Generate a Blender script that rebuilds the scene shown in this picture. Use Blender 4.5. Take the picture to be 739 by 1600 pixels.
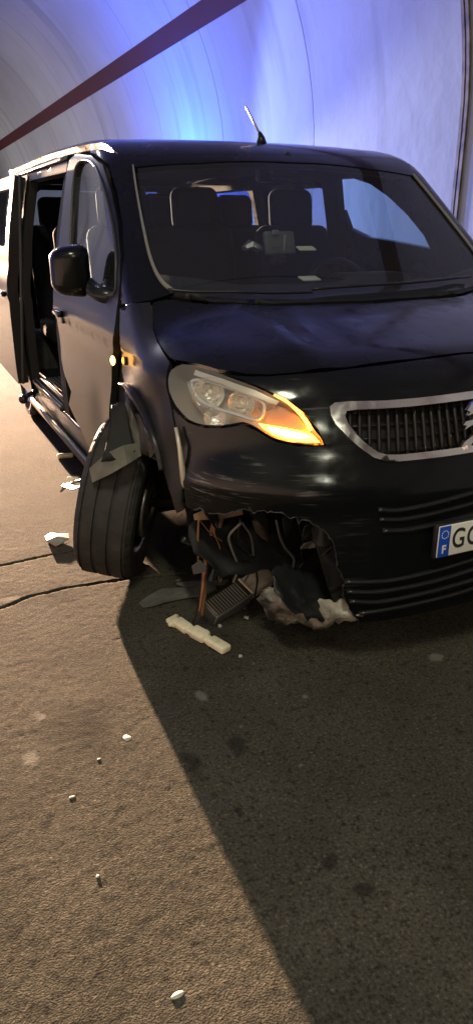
import bpy, bmesh, math, random
import numpy as np
from mathutils import Vector, Matrix
from mathutils.geometry import delaunay_2d_cdt
random.seed(7); rng = np.random.default_rng(7)
for o in list(bpy.data.objects): bpy.data.objects.remove(o)
scn = bpy.context.scene
COL = scn.collection
R = math.radians

# ------------------------------------------------------------------ camera
CAM = np.array([-1.74, -1.77, 1.44]); YAW, PIT, FPX = R(24.6), R(21.7), 1130.0
FW = np.array([math.sin(YAW)*math.cos(PIT), math.cos(YAW)*math.cos(PIT), -math.sin(PIT)])
RT = np.array([math.cos(YAW), -math.sin(YAW), 0.0]); UP = np.cross(RT, FW)
cam_d = bpy.data.cameras.new('camera'); cam = bpy.data.objects.new('camera', cam_d); COL.objects.link(cam)
cam.matrix_world = Matrix([[RT[i], UP[i], -FW[i], CAM[i]] for i in range(3)] + [[0, 0, 0, 1]])
cam_d.sensor_fit = 'VERTICAL'; cam_d.sensor_height = 36.0; cam_d.lens = 36.0*FPX/1600.0
cam_d.clip_start = 0.05; cam_d.clip_end = 400.0
scn.camera = cam

# ------------------------------------------------------------------ world, lights, exposure
w = bpy.data.worlds.new('World'); scn.world = w; w.use_nodes = True
bg = w.node_tree.nodes['Background']
bg.inputs[0].default_value = (0.55, 0.55, 0.6, 1); bg.inputs[1].default_value = 0.02
vs = scn.view_settings
vs.view_transform = 'Standard'; vs.look = 'None'; vs.gamma = 1.0; vs.exposure = 0.0; vs.use_curve_mapping = False

def lamp(name, kind, loc, aim, energy, color, **kw):
    d = bpy.data.lights.new(name, kind); d.energy = energy; d.color = color
    for k, v in kw.items(): setattr(d, k, v)
    o = bpy.data.objects.new(name, d); COL.objects.link(o); o.location = loc
    if aim is not None: o.rotation_euler = (Vector(aim)-Vector(loc)).to_track_quat('-Z', 'Y').to_euler()
    return o
# headlamps of the vehicle that has stopped behind the van: low, warm, almost along the van's flank
lamp('headlamp_light', 'SPOT', (-1.06, 30.0, 2.3), (-2.1, 0.0, 0.2), 680000, (1.0, 0.65, 0.42), spot_size=R(14), spot_blend=0.35, shadow_soft_size=0.17)
# lamps of the emergency vehicle standing behind the van, beside the far wall
lamp('beacon_light', 'POINT', (1.95, 10.4, 1.85), None, 900, (0.01, 0.10, 1.0), shadow_soft_size=0.08)
lamp('beacon_light', 'SPOT', (1.3, 10.4, 1.75), (2.95, 4.4, 3.0), 2300, (0.16, 0.24, 1.0), spot_size=R(46), spot_blend=0.5, shadow_soft_size=0.10)
lamp('headlamp_light', 'SPOT', (1.9, 11.5, 0.8), (3.25, 3.6, 1.55), 2600, (0.90, 0.94, 1.0), spot_size=R(30), spot_blend=0.8, shadow_soft_size=0.07)
# tunnel luminaires on the crown
for y_, e_ in ((-8.5, 150), (-2.5, 150), (10.5, 230), (18.0, 270), (26.0, 300)):
    lamp('luminaire_light', 'AREA', (-2.4, y_, 5.75), (-2.4, y_, 0), e_, (1.0, 0.98, 0.74) if y_ < 5 else (1.0, 0.95, 0.97), shape='RECTANGLE', size=0.25, size_y=1.3)

# ------------------------------------------------------------------ materials
MATS = {}
def mat(name, base=(.5,.5,.5), rough=.5, metal=0.0, coat=0.0, coat_rough=.05, spec=.5, emit=None, emit_s=0.0,
        noise=None, rnoise=None, bump=None, trans=0.0, ior=1.45):
    if name in MATS: return MATS[name]
    m = bpy.data.materials.new(name); m.use_nodes = True; nt = m.node_tree; b = nt.nodes['Principled BSDF']
    b.inputs['Base Color'].default_value = (*base, 1); b.inputs['Roughness'].default_value = rough
    b.inputs['Metallic'].default_value = metal; b.inputs['Coat Weight'].default_value = coat
    b.inputs['Coat Roughness'].default_value = coat_rough; b.inputs['Coat IOR'].default_value = 1.36; b.inputs['Specular IOR Level'].default_value = spec
    b.inputs['Transmission Weight'].default_value = trans; b.inputs['IOR'].default_value = ior
    if emit: b.inputs['Emission Color'].default_value = (*emit, 1); b.inputs['Emission Strength'].default_value = emit_s
    if noise or rnoise or bump:
        tc = nt.nodes.new('ShaderNodeTexCoord')
    def nz(scale, detail=5, dist=0):
        n = nt.nodes.new('ShaderNodeTexNoise'); n.inputs['Scale'].default_value = scale; n.inputs['Detail'].default_value = detail
        n.inputs['Distortion'].default_value = dist
        nt.links.new(tc.outputs['Object'], n.inputs['Vector']); return n
    def ramp(src, a, ca, b_, cb):
        r = nt.nodes.new('ShaderNodeValToRGB'); r.color_ramp.elements[0].position = a; r.color_ramp.elements[1].position = b_
        r.color_ramp.elements[0].color = ca; r.color_ramp.elements[1].color = cb; nt.links.new(src, r.inputs[0]); return r
    if noise:
        sc, c2, lo, hi = noise
        r = ramp(nz(sc).outputs[0], lo, (*base, 1), hi, (*c2, 1)); nt.links.new(r.outputs[0], b.inputs['Base Color'])
    if rnoise:
        sc, lo, hi = rnoise
        r = ramp(nz(sc).outputs[0], .35, (lo,)*3+(1,), .68, (hi,)*3+(1,)); nt.links.new(r.outputs[0], b.inputs['Roughness'])
        if coat:
            r2 = ramp(nz(sc*1.7).outputs[0], .35, (coat_rough,)*3+(1,), .7, (coat_rough*2.6+.03,)*3+(1,)); nt.links.new(r2.outputs[0], b.inputs['Coat Roughness'])
    if bump:
        sc, st, di = bump
        bp = nt.nodes.new('ShaderNodeBump'); bp.inputs['Strength'].default_value = st; bp.inputs['Distance'].default_value = di
        nt.links.new(nz(sc).outputs[0], bp.inputs['Height']); nt.links.new(bp.outputs[0], b.inputs['Normal'])
    MATS[name] = m; return m
def glass(name, tint=(.7,.75,.75), rough=.02, ior=1.5, haze=0.0, haze_col=(.5,.5,.5)):
    if name in MATS: return MATS[name]
    m = bpy.data.materials.new(name); m.use_nodes = True; nt = m.node_tree
    nt.nodes.remove(nt.nodes['Principled BSDF']); out = nt.nodes['Material Output']
    t = nt.nodes.new('ShaderNodeBsdfTransparent'); t.inputs[0].default_value = (*tint, 1)
    g = nt.nodes.new('ShaderNodeBsdfGlossy'); g.inputs['Roughness'].default_value = rough
    # Schlick reflectance that is the same from both sides of the thin pane
    ge = nt.nodes.new('ShaderNodeNewGeometry'); dp = nt.nodes.new('ShaderNodeVectorMath'); dp.operation = 'DOT_PRODUCT'
    nt.links.new(ge.outputs['Normal'], dp.inputs[0]); nt.links.new(ge.outputs['Incoming'], dp.inputs[1])
    def mth(op, a, b_=None):
        n_ = nt.nodes.new('ShaderNodeMath'); n_.operation = op
        for k_, v_ in ((0, a), (1, b_)):
            if v_ is None: continue
            if isinstance(v_, (int, float)): n_.inputs[k_].default_value = v_
            else: nt.links.new(v_, n_.inputs[k_])
        return n_.outputs[0]
    f0 = ((ior-1)/(ior+1))**2*1.7
    class _O: pass
    f = _O(); f.outputs = [mth('ADD', mth('MULTIPLY', mth('POWER', mth('SUBTRACT', 1.0, mth('ABSOLUTE', dp.outputs['Value'])), 5.0), 1-f0), f0)]
    mx = nt.nodes.new('ShaderNodeMixShader'); nt.links.new(f.outputs[0], mx.inputs[0]); nt.links.new(t.outputs[0], mx.inputs[1]); nt.links.new(g.outputs[0], mx.inputs[2])
    last = mx
    if haze:
        d = nt.nodes.new('ShaderNodeBsdfDiffuse'); d.inputs[0].default_value = (*haze_col, 1)
        m2 = nt.nodes.new('ShaderNodeMixShader'); m2.inputs[0].default_value = haze
        nt.links.new(mx.outputs[0], m2.inputs[1]); nt.links.new(d.outputs[0], m2.inputs[2]); last = m2
    nt.links.new(last.outputs[0], out.inputs[0]); MATS[name] = m; return m

PAINT = mat('black_paint', (.004,.005,.006), .4, 0, 1.0, .075, .05, rnoise=(9, .3, .5))
PAINT_DUSTY = mat('dusty_black_paint', (.012,.012,.014), .45, 0, 0.7, .25, .2, noise=(30, (.017,.016,.015), .40, .80))
BLACK = mat('black_plastic', (.012,.012,.013), .5, noise=(30, (.02,.02,.02), .4, .7))
BLACKG = mat('satin_black_plastic', (.014,.015,.016), .28)
DARK = mat('dark_structure', (.008,.008,.009), .7)
LINER = mat('felt_liner', (.02,.02,.02), .9, bump=(220, .4, .004))
RUBBER = mat('tyre_rubber', (.030,.029,.029), .8, noise=(14, (.055,.050,.045), .4, .75), bump=(300, .25, .002))
TRIM = mat('grey_trim', (.22,.21,.18), .4)
CHROME = mat('chrome', (.9,.89,.87), .12, 1.0, rnoise=(25, .10, .24))
ALLOY = mat('alloy', (.55,.55,.56), .3, 1.0)
FABRIC = mat('seat_fabric', (.005,.0055,.009), .9, bump=(160, .3, .003))
DASH = mat('dash_plastic', (.013,.0125,.012), .6, bump=(260, .2, .002))
HEADLINER = mat('headliner', (.025,.025,.027), .95)
INNER = mat('inner_trim', (.028,.028,.032), .6)
WGLASS = glass('windscreen_glass', (.62,.68,.70), .012, 1.5, .022, (.5,.5,.5))
SGLASS = glass('side_glass', (.52,.68,.74), .02, 1.5, .02, (.5,.5,.5))
PGLASS = glass('privacy_glass', (.30,.36,.46), .02, 1.5, .01, (.5,.5,.5))
LGLASS = glass('lens_glass', (.96,.96,.94), .04, 1.45, .07, (.80,.78,.70))
AMBER = mat('amber_lamp', (.9,.35,.03), .3, emit=(1.0,.30,.02), emit_s=22.0)
AMBERHOT = mat('amber_lamp_core', (.9,.4,.05), .3, emit=(1.0,.55,.18), emit_s=30.0)
HLHOUSE = mat('lamp_housing', (.60,.57,.48), .3, .3, noise=(14, (.75,.70,.58), .35, .7))
REFL = mat('lamp_reflector', (.95,.92,.86), .22, 1.0, bump=(55, .8, .012))
CREAM = mat('cream_plastic', (.80,.74,.52), .45, noise=(30, (.62,.55,.36), .5, .8))
GREYPL = mat('grey_plastic', (.10,.105,.095), .45, noise=(25, (.17,.17,.15), .4, .75), bump=(60, .4, .004))
PALEPL = mat('torn_pale_plastic', (.42,.40,.33), .42, noise=(9, (.05,.05,.045), .42, .62), bump=(26, .8, .02))
PAPER = mat('paper', (.82,.80,.62), .8)
METAL = mat('bare_metal', (.5,.48,.44), .35, 1.0, bump=(70, .5, .004))
RUST = mat('rusty_copper', (.42,.20,.10), .5, 0.3, noise=(30, (.25,.16,.11), .4, .7))
PLATE = mat('plate_white', (.80,.79,.74), .35)
PBLUE = mat('plate_blue', (.015,.09,.55), .35)
PBLACK = mat('plate_black', (.03,.03,.03), .4)
PWHITE = mat('plate_mark', (.75,.78,.85), .4)

# ------------------------------------------------------------------ mesh helpers
def mk(name, V, Fc, m, parent=None, smooth=False):
    me = bpy.data.meshes.new(name); me.from_pydata([tuple(map(float, v)) for v in V], [], [tuple(int(i) for i in f) for f in Fc])
    me.update()
    if smooth: me.polygons.foreach_set('use_smooth', [True]*len(me.polygons))
    me.materials.append(m)
    o = bpy.data.objects.new(name, me); COL.objects.link(o)
    if parent: o.parent = parent
    return o
def bm_obj(name, bm, m, parent=None, smooth=False):
    bmesh.ops.recalc_face_normals(bm, faces=bm.faces)
    me = bpy.data.meshes.new(name); bm.to_mesh(me); bm.free()
    if smooth: me.polygons.foreach_set('use_smooth', [True]*len(me.polygons))
    me.materials.append(m); o = bpy.data.objects.new(name, me); COL.objects.link(o)
    if parent: o.parent = parent
    return o
def tag(o, label, cat, group=None):
    o['label'] = label; o['category'] = cat
    if group: o['group'] = group
    return o
def kind(o, k): o['kind'] = k; return o
def empty(name, loc=(0,0,0)):
    o = bpy.data.objects.new(name, None); COL.objects.link(o); o.location = loc; o.empty_display_size = .2; return o
def box_bm(size, r=.01, seg=3, M=None, bm=None):
    b = bmesh.new(); bmesh.ops.create_cube(b, size=1.0); bmesh.ops.scale(b, vec=size, verts=b.verts)
    if r: bmesh.ops.bevel(b, geom=list(b.edges), offset=min(r, min(size)*.49), segments=seg, profile=.5, affect='EDGES')
    if M is not None: bmesh.ops.transform(b, matrix=M, verts=b.verts)
    if bm is None: return b
    me = bpy.data.meshes.new('t'); b.to_mesh(me); b.free(); bm.from_mesh(me); bpy.data.meshes.remove(me); return bm
def T(x, y, z, rx=0, ry=0, rz=0):
    return Matrix.Translation((x, y, z)) @ Matrix.Rotation(rz, 4, 'Z') @ Matrix.Rotation(ry, 4, 'Y') @ Matrix.Rotation(rx, 4, 'X')
def rbox(name, size, loc, m, parent=None, r=.02, rot=(0,0,0), seg=3):
    return bm_obj(name, box_bm(size, r, seg, T(*loc, *rot)), m, parent, True)
def cr(P, n=5, closed=False):
    P = np.asarray(P, float); N = len(P); out = []
    idx = range(N) if closed else range(N-1)
    for i in idx:
        p0 = P[(i-1) % N] if (closed or i > 0) else 2*P[0]-P[1]
        p1 = P[i]; p2 = P[(i+1) % N]; p3 = P[(i+2) % N] if (closed or i < N-2) else 2*P[-1]-P[-2]
        for k in range(n):
            t = k/n
            out.append(.5*((2*p1)+(-p0+p2)*t+(2*p0-5*p1+4*p2-p3)*t*t+(-p0+3*p1-3*p2+p3)*t**3))
    if not closed: out.append(P[-1])
    return np.array(out)
def tube_geo(P, rad, n=8, flat=1.0, ref=None):
    P = np.asarray(P, float); N = len(P); rad = np.broadcast_to(rad, (N,))
    V = []; Fc = []; nrm = None
    for i in range(N):
        t = P[min(i+1, N-1)]-P[max(i-1, 0)]; t = t/max(np.linalg.norm(t), 1e-9)
        if nrm is None:
            a = np.array([0,0,1.]) if ref is None else np.array(ref, float)
            if abs(t@a) > .95*np.linalg.norm(a): a = np.array([1.,0,0])
            nrm = a
        nrm = nrm-t*(nrm@t); nrm /= np.linalg.norm(nrm); b = np.cross(t, nrm)
        for k in range(n):
            an = 2*math.pi*k/n; V.append(P[i]+rad[i]*(nrm*math.cos(an)*flat+b*math.sin(an)))
    for i in range(N-1):
        for k in range(n):
            a = i*n+k; b2 = i*n+(k+1) % n; Fc.append((a, b2, b2+n, a+n))
    Fc.append(tuple(range(n-1, -1, -1))); Fc.append(tuple((N-1)*n+k for k in range(n)))
    return V, Fc
def tube(name, P, rad, m, parent=None, n=8, flat=1.0, ref=None):
    V, Fc = tube_geo(P, rad, n, flat, ref); return mk(name, V, Fc, m, parent, True)
def lathe(name, prof, n, m, parent=None, M=None, smooth=True, closed=False):
    V = []; Fc = []; K = len(prof)
    for i in range(n):
        a = 2*math.pi*i/n
        for (rr, h) in prof: V.append((h, rr*math.cos(a), rr*math.sin(a)))     # axis = x
    for i in range(n):
        j = (i+1) % n
        for k in range(K if closed else K-1):
            k2 = (k+1) % K
            Fc.append((i*K+k, i*K+k2, j*K+k2, j*K+k))
    if M is not None: V = [tuple(M @ Vector(v)) for v in V]
    return mk(name, V, Fc, m, parent, smooth)
def prism(name, poly, depth, M, m, parent=None):
    """flat outline (2D, x right / y up) extruded by depth, placed by M"""
    bm = bmesh.new(); vs_ = [bm.verts.new((p[0], p[1], 0)) for p in poly]; f = bm.faces.new(vs_)
    r_ = bmesh.ops.extrude_face_region(bm, geom=[f]); bmesh.ops.translate(bm, vec=(0,0,depth), verts=[v for v in r_['geom'] if isinstance(v, bmesh.types.BMVert)])
    bmesh.ops.triangulate(bm, faces=bm.faces)
    bmesh.ops.transform(bm, matrix=M, verts=bm.verts); return bm_obj(name, bm, m, parent)

# ------------------------------------------------------------------ van body as an implicit surface F(x,y,z) = 0
# van frame: x to the vehicle's left, y to the rear, z up, nose at y = 0
def smax(a, b, k):
    h = np.clip(.5+.5*(a-b)/k, 0, 1); return b+(a-b)*h+k*h*(1-h)
def smin(a, b, k): return -smax(-a, -b, k)
ZN = [.10,.20,.30,.50,.57,.64,.70,.76,.85,.93,1.0,1.1,1.3]
YN = [-.02,-.06,-.075,-.072,-.06,-.075,-.05,-.015,.02,.06,.10,.2,.4]
ZW = [.1,.25,.5,.9,1.1,1.3]; WW = [.90,.94,.955,.955,.945,.92]
_zf = np.linspace(.1, 1.3, 241)
def _sm(zs, vs_, n):
    v = np.interp(_zf, zs, vs_); return np.convolve(np.pad(v, n//2, mode='edge'), np.ones(n)/n, 'valid')[:241]
_YN = np.convolve(np.pad(_sm(ZN, YN, 9), 4, mode='edge'), np.ones(9)/9, 'valid'); _WW = _sm(ZW, WW, 25); NE = 2.3; LN = .62
_yf = np.linspace(-.4, 5.2, 1121)
def _smy(ys, vs_, n):
    v = np.interp(_yf, ys, vs_)
    for _ in range(2): v = np.convolve(np.pad(v, n//2, mode='edge'), np.ones(n)/n, 'valid')[:len(_yf)]
    return v
_HZ = _smy([-.1,.05,.2,.5,.95,1.4], [.98,1.0,1.045,1.115,1.20,1.27], 41)
_RZ = _smy([1.4,1.8,2.2,3,4.9], [1.775,1.815,1.845,1.865,1.85], 61)
_zu = np.linspace(.9, 2.1, 241)
_WG = np.convolve(np.pad(np.interp(_zu, [1.0,1.15,1.35,1.5,1.8,2.0], [.945,.935,.915,.885,.815,.77]), 20, mode='edge'), np.ones(41)/41, 'valid')
def hoodz(x, y):
    ax = np.abs(x)
    return np.interp(y, _yf, _HZ)-.09*(ax/.9)**3+.012*np.exp(-((ax-.55)/.07)**2)
def Flow(x, y, z):
    yn = np.interp(z, _zf, _YN); W = np.interp(z, _zf, _WW)
    a = np.abs(x)/W; b = np.maximum(yn+LN-y, 0)/LN
    pl = ((a**NE+b**NE)**(1/NE)-1)*.6
    f = smax(pl, z-hoodz(x, y), .09); f = smax(f, .125-z, .03)
    return smax(f, y-4.92, .1)
def yws(x, z): return .82+(z-1.2)*1.24+.10*(x/.75)**2
def roofz(x, y): return np.interp(y, _yf, _RZ)-.02*(x/.8)**2
def Fup(x, y, z):
    wg = np.interp(z, _zu, _WG)
    f = smax(np.abs(x)-wg, (yws(x, z)-y)*.63, .07); f = smax(f, z-roofz(x, y), .10); f = np.maximum(f, 1.0-z)
    return smax(f, y-4.92+.12*(z-1), .1)
def F(x, y, z): return smin(Flow(x, y, z), Fup(x, y, z), .04)
def FD(x, y, z):
    """body with the crash dents of the right front corner"""
    f = F(x, y, z)
    wgt = np.clip((-x-.55)/.25, 0, 1)*np.clip((1.45-y)/.35, 0, 1)*np.clip((1.12-z)/.2, 0, 1)
    d = .007*np.sin(9*y+5*z)*np.cos(8*z-3*y+1)+.003*np.sin(23*z+13*y+8*x)
    return f+wgt*d
def march(o, d, f=F, t0=0., t1=9., n=450):
    o = np.atleast_2d(np.asarray(o, float)); d = np.atleast_2d(np.asarray(d, float)); N = len(o); t = np.linspace(t0, t1, n)
    lo = np.full(N, np.nan); hi = np.full(N, np.nan); done = np.zeros(N, bool)
    for k in range(1, n):
        p = o+d*t[k]; m = (f(p[:,0], p[:,1], p[:,2]) < 0) & ~done
        lo[m] = t[k-1]; hi[m] = t[k]; done |= m
        if done.all(): break
    for _ in range(24):
        mi = (lo+hi)/2; p = o+d*mi[:,None]; s = f(p[:,0], p[:,1], p[:,2]) < 0
        hi = np.where(s, mi, hi); lo = np.where(s, lo, mi)
    return o+d*lo[:,None]
def grad(P, f=F):
    e = 2e-3; g = np.stack([f(P[:,0]+e, P[:,1], P[:,2])-f(P[:,0]-e, P[:,1], P[:,2]),
                            f(P[:,0], P[:,1]+e, P[:,2])-f(P[:,0], P[:,1]-e, P[:,2]),
                            f(P[:,0], P[:,1], P[:,2]+e)-f(P[:,0], P[:,1], P[:,2]-e)], 1)
    return g/np.maximum(np.linalg.norm(g, axis=1), 1e-9)[:,None]
def ray(p):
    d = FW+RT*(p[0]-369.5)/FPX-UP*(p[1]-800)/FPX; return d/np.linalg.norm(d)
def hit(p, ax, val):
    d = ray(p); return CAM+d*((val-CAM[ax])/d[ax])
def pix(pts, f=F):
    """photo pixels -> points on the body surface"""
    pts = [tuple(p) for p in pts]
    Rr = march(np.repeat(CAM[None], len(pts), 0), np.array([ray(p) for p in pts]), f, .8, 8.0, 700)
    for i in range(len(pts)):
        k = 0
        while np.isnan(Rr[i,0]) and k < 30:
            k += 1; q = (pts[i][0], pts[i][1]+(k*2 if pts[i][1] < 500 else -k*2))
            Rr[i] = march(CAM[None], ray(q)[None], f, .8, 8.0, 700)[0]
    return Rr
def mir(P): P = np.array(P, float); P[:,0] *= -1; return P
CX, CY = 0.0, 1.05
def to_uv(P, mode):
    if mode in ('x-', 'x+'): return P[:, [1, 2]]
    if mode in ('y', 'r'): return P[:, [0, 2]]
    if mode == 'z': return P[:, [0, 1]]
    if mode == 'c': return np.stack([np.arctan2(P[:,0]-CX, CY-P[:,1])*.75, P[:,2]], 1)
    if mode == 'd-': return np.stack([(P[:,0]-P[:,1])*.7071, P[:,2]], 1)
    if mode == 'd+': return np.stack([(P[:,0]+P[:,1])*.7071, P[:,2]], 1)
def from_uv(U, mode, f):
    N = len(U); o = np.zeros((N, 3)); d = np.zeros((N, 3)); u, v = U[:,0], U[:,1]
    if mode == 'x-': o[:,0] = -1.4; o[:,1] = u; o[:,2] = v; d[:,0] = 1
    if mode == 'x+': o[:,0] = 1.4; o[:,1] = u; o[:,2] = v; d[:,0] = -1
    if mode == 'y': o[:,0] = u; o[:,1] = -.6; o[:,2] = v; d[:,1] = 1
    if mode == 'r': o[:,0] = u; o[:,1] = 5.6; o[:,2] = v; d[:,1] = -1
    if mode == 'z': o[:,0] = u; o[:,1] = v; o[:,2] = 2.3; d[:,2] = -1
    if mode == 'c':
        a = u/.75; dx, dy = np.sin(a), -np.cos(a); o[:,0] = CX+1.7*dx; o[:,1] = CY+1.7*dy; o[:,2] = v; d[:,0] = -dx; d[:,1] = -dy
    if mode in ('d-', 'd+'):
        s = 1 if mode == 'd-' else -1
        # right: u=(x-y)/sqrt2, ray travels (+1,+1); left: u=(x+y)/sqrt2, ray travels (-1,+1)
        if s == 1: o[:,0] = u*.7071-1.6; o[:,1] = -u*.7071-1.6; d[:,0] = .7071; d[:,1] = .7071
        else: o[:,0] = u*.7071+1.6; o[:,1] = u*.7071-1.6; d[:,0] = -.7071; d[:,1] = .7071
        o[:,2] = v
    return march(o, d, f, 0., 3.0 if mode in ('d-', 'd+', 'y') else 2.0, 300)
def inside(pt, poly):
    x, y = pt[:,0], pt[:,1]; c = np.zeros(len(pt), bool); j = len(poly)-1
    for i in range(len(poly)):
        xi, yi = poly[i]; xj, yj = poly[j]
        m = ((yi > y) != (yj > y)) & (x < (xj-xi)*(y-yi)/((yj-yi) if abs(yj-yi) > 1e-12 else 1e-12)+xi); c ^= m; j = i
    return c
def resample(U, step):
    out = []
    for i in range(len(U)):
        a = U[i]; b = U[(i+1) % len(U)]; n = max(1, int(np.linalg.norm(b-a)/step))
        for k in range(n): out.append(a+(b-a)*k/n)
    return np.array(out)
def panel(name, outline, mode, m, parent, off=0., thick=.018, step=.03, holes=(), f=F, shift=None, smooth_outline=0, fold=True):
    """a body panel: an outline on the surface, filled, given thickness and a folded edge"""
    loops = []
    for L in [outline]+list(holes):
        L = np.asarray(L, float); L = L[~np.isnan(L[:,0])]
        if smooth_outline: L = cr(L, smooth_outline, True)
        loops.append(resample(to_uv(L, mode), step*.8))
    pts = []; edges = []
    for U in loops:
        b0 = len(pts); pts += [tuple(p) for p in U]; edges += [(b0+i, b0+(i+1) % len(U)) for i in range(len(U))]
    U = loops[0]; mn, mx = U.min(0), U.max(0)
    gx, gy = np.meshgrid(np.arange(mn[0]+step/2, mx[0], step), np.arange(mn[1]+step/2, mx[1], step))
    G = np.stack([gx.ravel(), gy.ravel()], 1); G = G+(rng.random(G.shape)-.5)*step*.1
    ok = inside(G, loops[0])
    for h in loops[1:]: ok &= ~inside(G, h)
    allb = np.vstack(loops); G = G[ok]
    if len(G):
        dm = np.array([np.min(((allb-g)**2).sum(1)) for g in G]); G = G[dm > (step*.42)**2]
    nb = len(pts); pts += [tuple(g) for g in G]
    res = delaunay_2d_cdt([Vector(p) for p in pts], edges, [], 0, 1e-6)
    V2 = np.array([tuple(v) for v in res[0]]); Fc = np.array([t for t in res[2] if len(t) == 3])
    cen = V2[Fc].mean(1); keep = inside(cen, loops[0])
    for h in loops[1:]: keep &= ~inside(cen, h)
    Fc = Fc[keep]
    P = from_uv(V2, mode, f); bad = np.isnan(P[:,0])
    if bad.any():
        Fc = Fc[~bad[Fc].any(1)]; P[bad] = 0
    Nn = grad(P, f); P = P+Nn*off
    # orient outwards
    tri = P[Fc]; nn = np.cross(tri[:,1]-tri[:,0], tri[:,2]-tri[:,0]); flip = (nn*Nn[Fc[:,0]]).sum(1) < 0
    Fc[flip] = Fc[flip][:, [0, 2, 1]]
    cnt = {}
    for t in Fc:
        for a, b in ((t[0],t[1]),(t[1],t[2]),(t[2],t[0])): cnt[(a,b)] = cnt.get((a,b), 0)+1
    V = [*P]; faces = [tuple(t) for t in Fc]
    if thick:
        bnd = [(a, b) for (a, b) in cnt if (b, a) not in cnt]; mp = {}
        ev = 0.0025 if fold else 0.0
        for a, b in bnd:
            for i in (a, b):
                if i not in mp:
                    k = len(V); V.append(P[i]-Nn[i]*ev); V.append(P[i]-Nn[i]*thick); mp[i] = k
        for a, b in bnd:
            ka, kb = mp[a], mp[b]
            faces.append((b, a, ka, kb)); faces.append((kb, ka, ka+1, kb+1))
        # back face
        nb_ = len(V); V += [*(P-Nn*thick)]; faces += [tuple(nb_+i for i in (t[0],t[2],t[1])) for t in Fc]
    if shift is not None: V = [np.asarray(v)+np.asarray(shift) for v in V]
    V = np.array([np.asarray(v, float) for v in V]); NV = np.zeros((len(V), 3)); NV[:len(P)] = Nn
    used = np.zeros(len(V), bool)
    for fc in faces:
        for i in fc: used[i] = True
    ri = np.cumsum(used)-1; V = V[used]; NV = NV[used]; faces = [tuple(ri[i] for i in fc) for fc in faces]
    o = mk(name, V, faces, m, parent, True); me = o.data; nf = len(Fc); ln = np.zeros((len(me.loops), 3))
    for p in me.polygons:
        if p.index < nf:
            for li in p.loop_indices: ln[li] = NV[me.loops[li].vertex_index]
        else:
            for li in p.loop_indices: ln[li] = p.normal
    me.normals_split_custom_set([tuple(v) for v in ln])
    return o
def side(pts, s=-1):
    """(y,z) list -> rough 3D on a body flank"""
    return np.array([(s*.9, y, z) for y, z in pts])
def rrect(y0, y1, z0, z1, r=.06, n=4):
    out = []
    for (cx_, cz_, a0) in ((y1-r, z1-r, 0), (y0+r, z1-r, 90), (y0+r, z0+r, 180), (y1-r, z0+r, 270)):
        for k in range(n+1):
            a = R(a0+90*k/n); out.append((cx_+r*math.cos(a), cz_+r*math.sin(a)))
    return out

# ------------------------------------------------------------------ road
def vnoise(x, y, wl, seed):
    """smooth value noise, wavelength wl, range about -1..1"""
    r_ = np.random.default_rng(seed).random((512, 512))*2-1
    u = x/wl+1000.3; v = y/wl+1000.7; i = np.floor(u).astype(int); j = np.floor(v).astype(int); a = u-i; b = v-j
    a = a*a*(3-2*a); b = b*b*(3-2*b); i0, i1, j0, j1 = i % 512, (i+1) % 512, j % 512, (j+1) % 512
    return (r_[i0,j0]*(1-a)+r_[i1,j0]*a)*(1-b)+(r_[i0,j1]*(1-a)+r_[i1,j1]*a)*b
def gpt(p): return hit(p, 2, 0.0)[:2]
CRACKS = [cr([gpt(p) for p in [(-160,905),(-60,893),(0,884),(40,876),(80,867),(118,860),(165,852),(230,846)]], 8),
          cr([gpt(p) for p in [(-160,1000),(-60,968),(0,951),(22,943),(45,933),(75,926),(110,918),(150,912),(215,903),(290,896)]], 8)]
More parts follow.
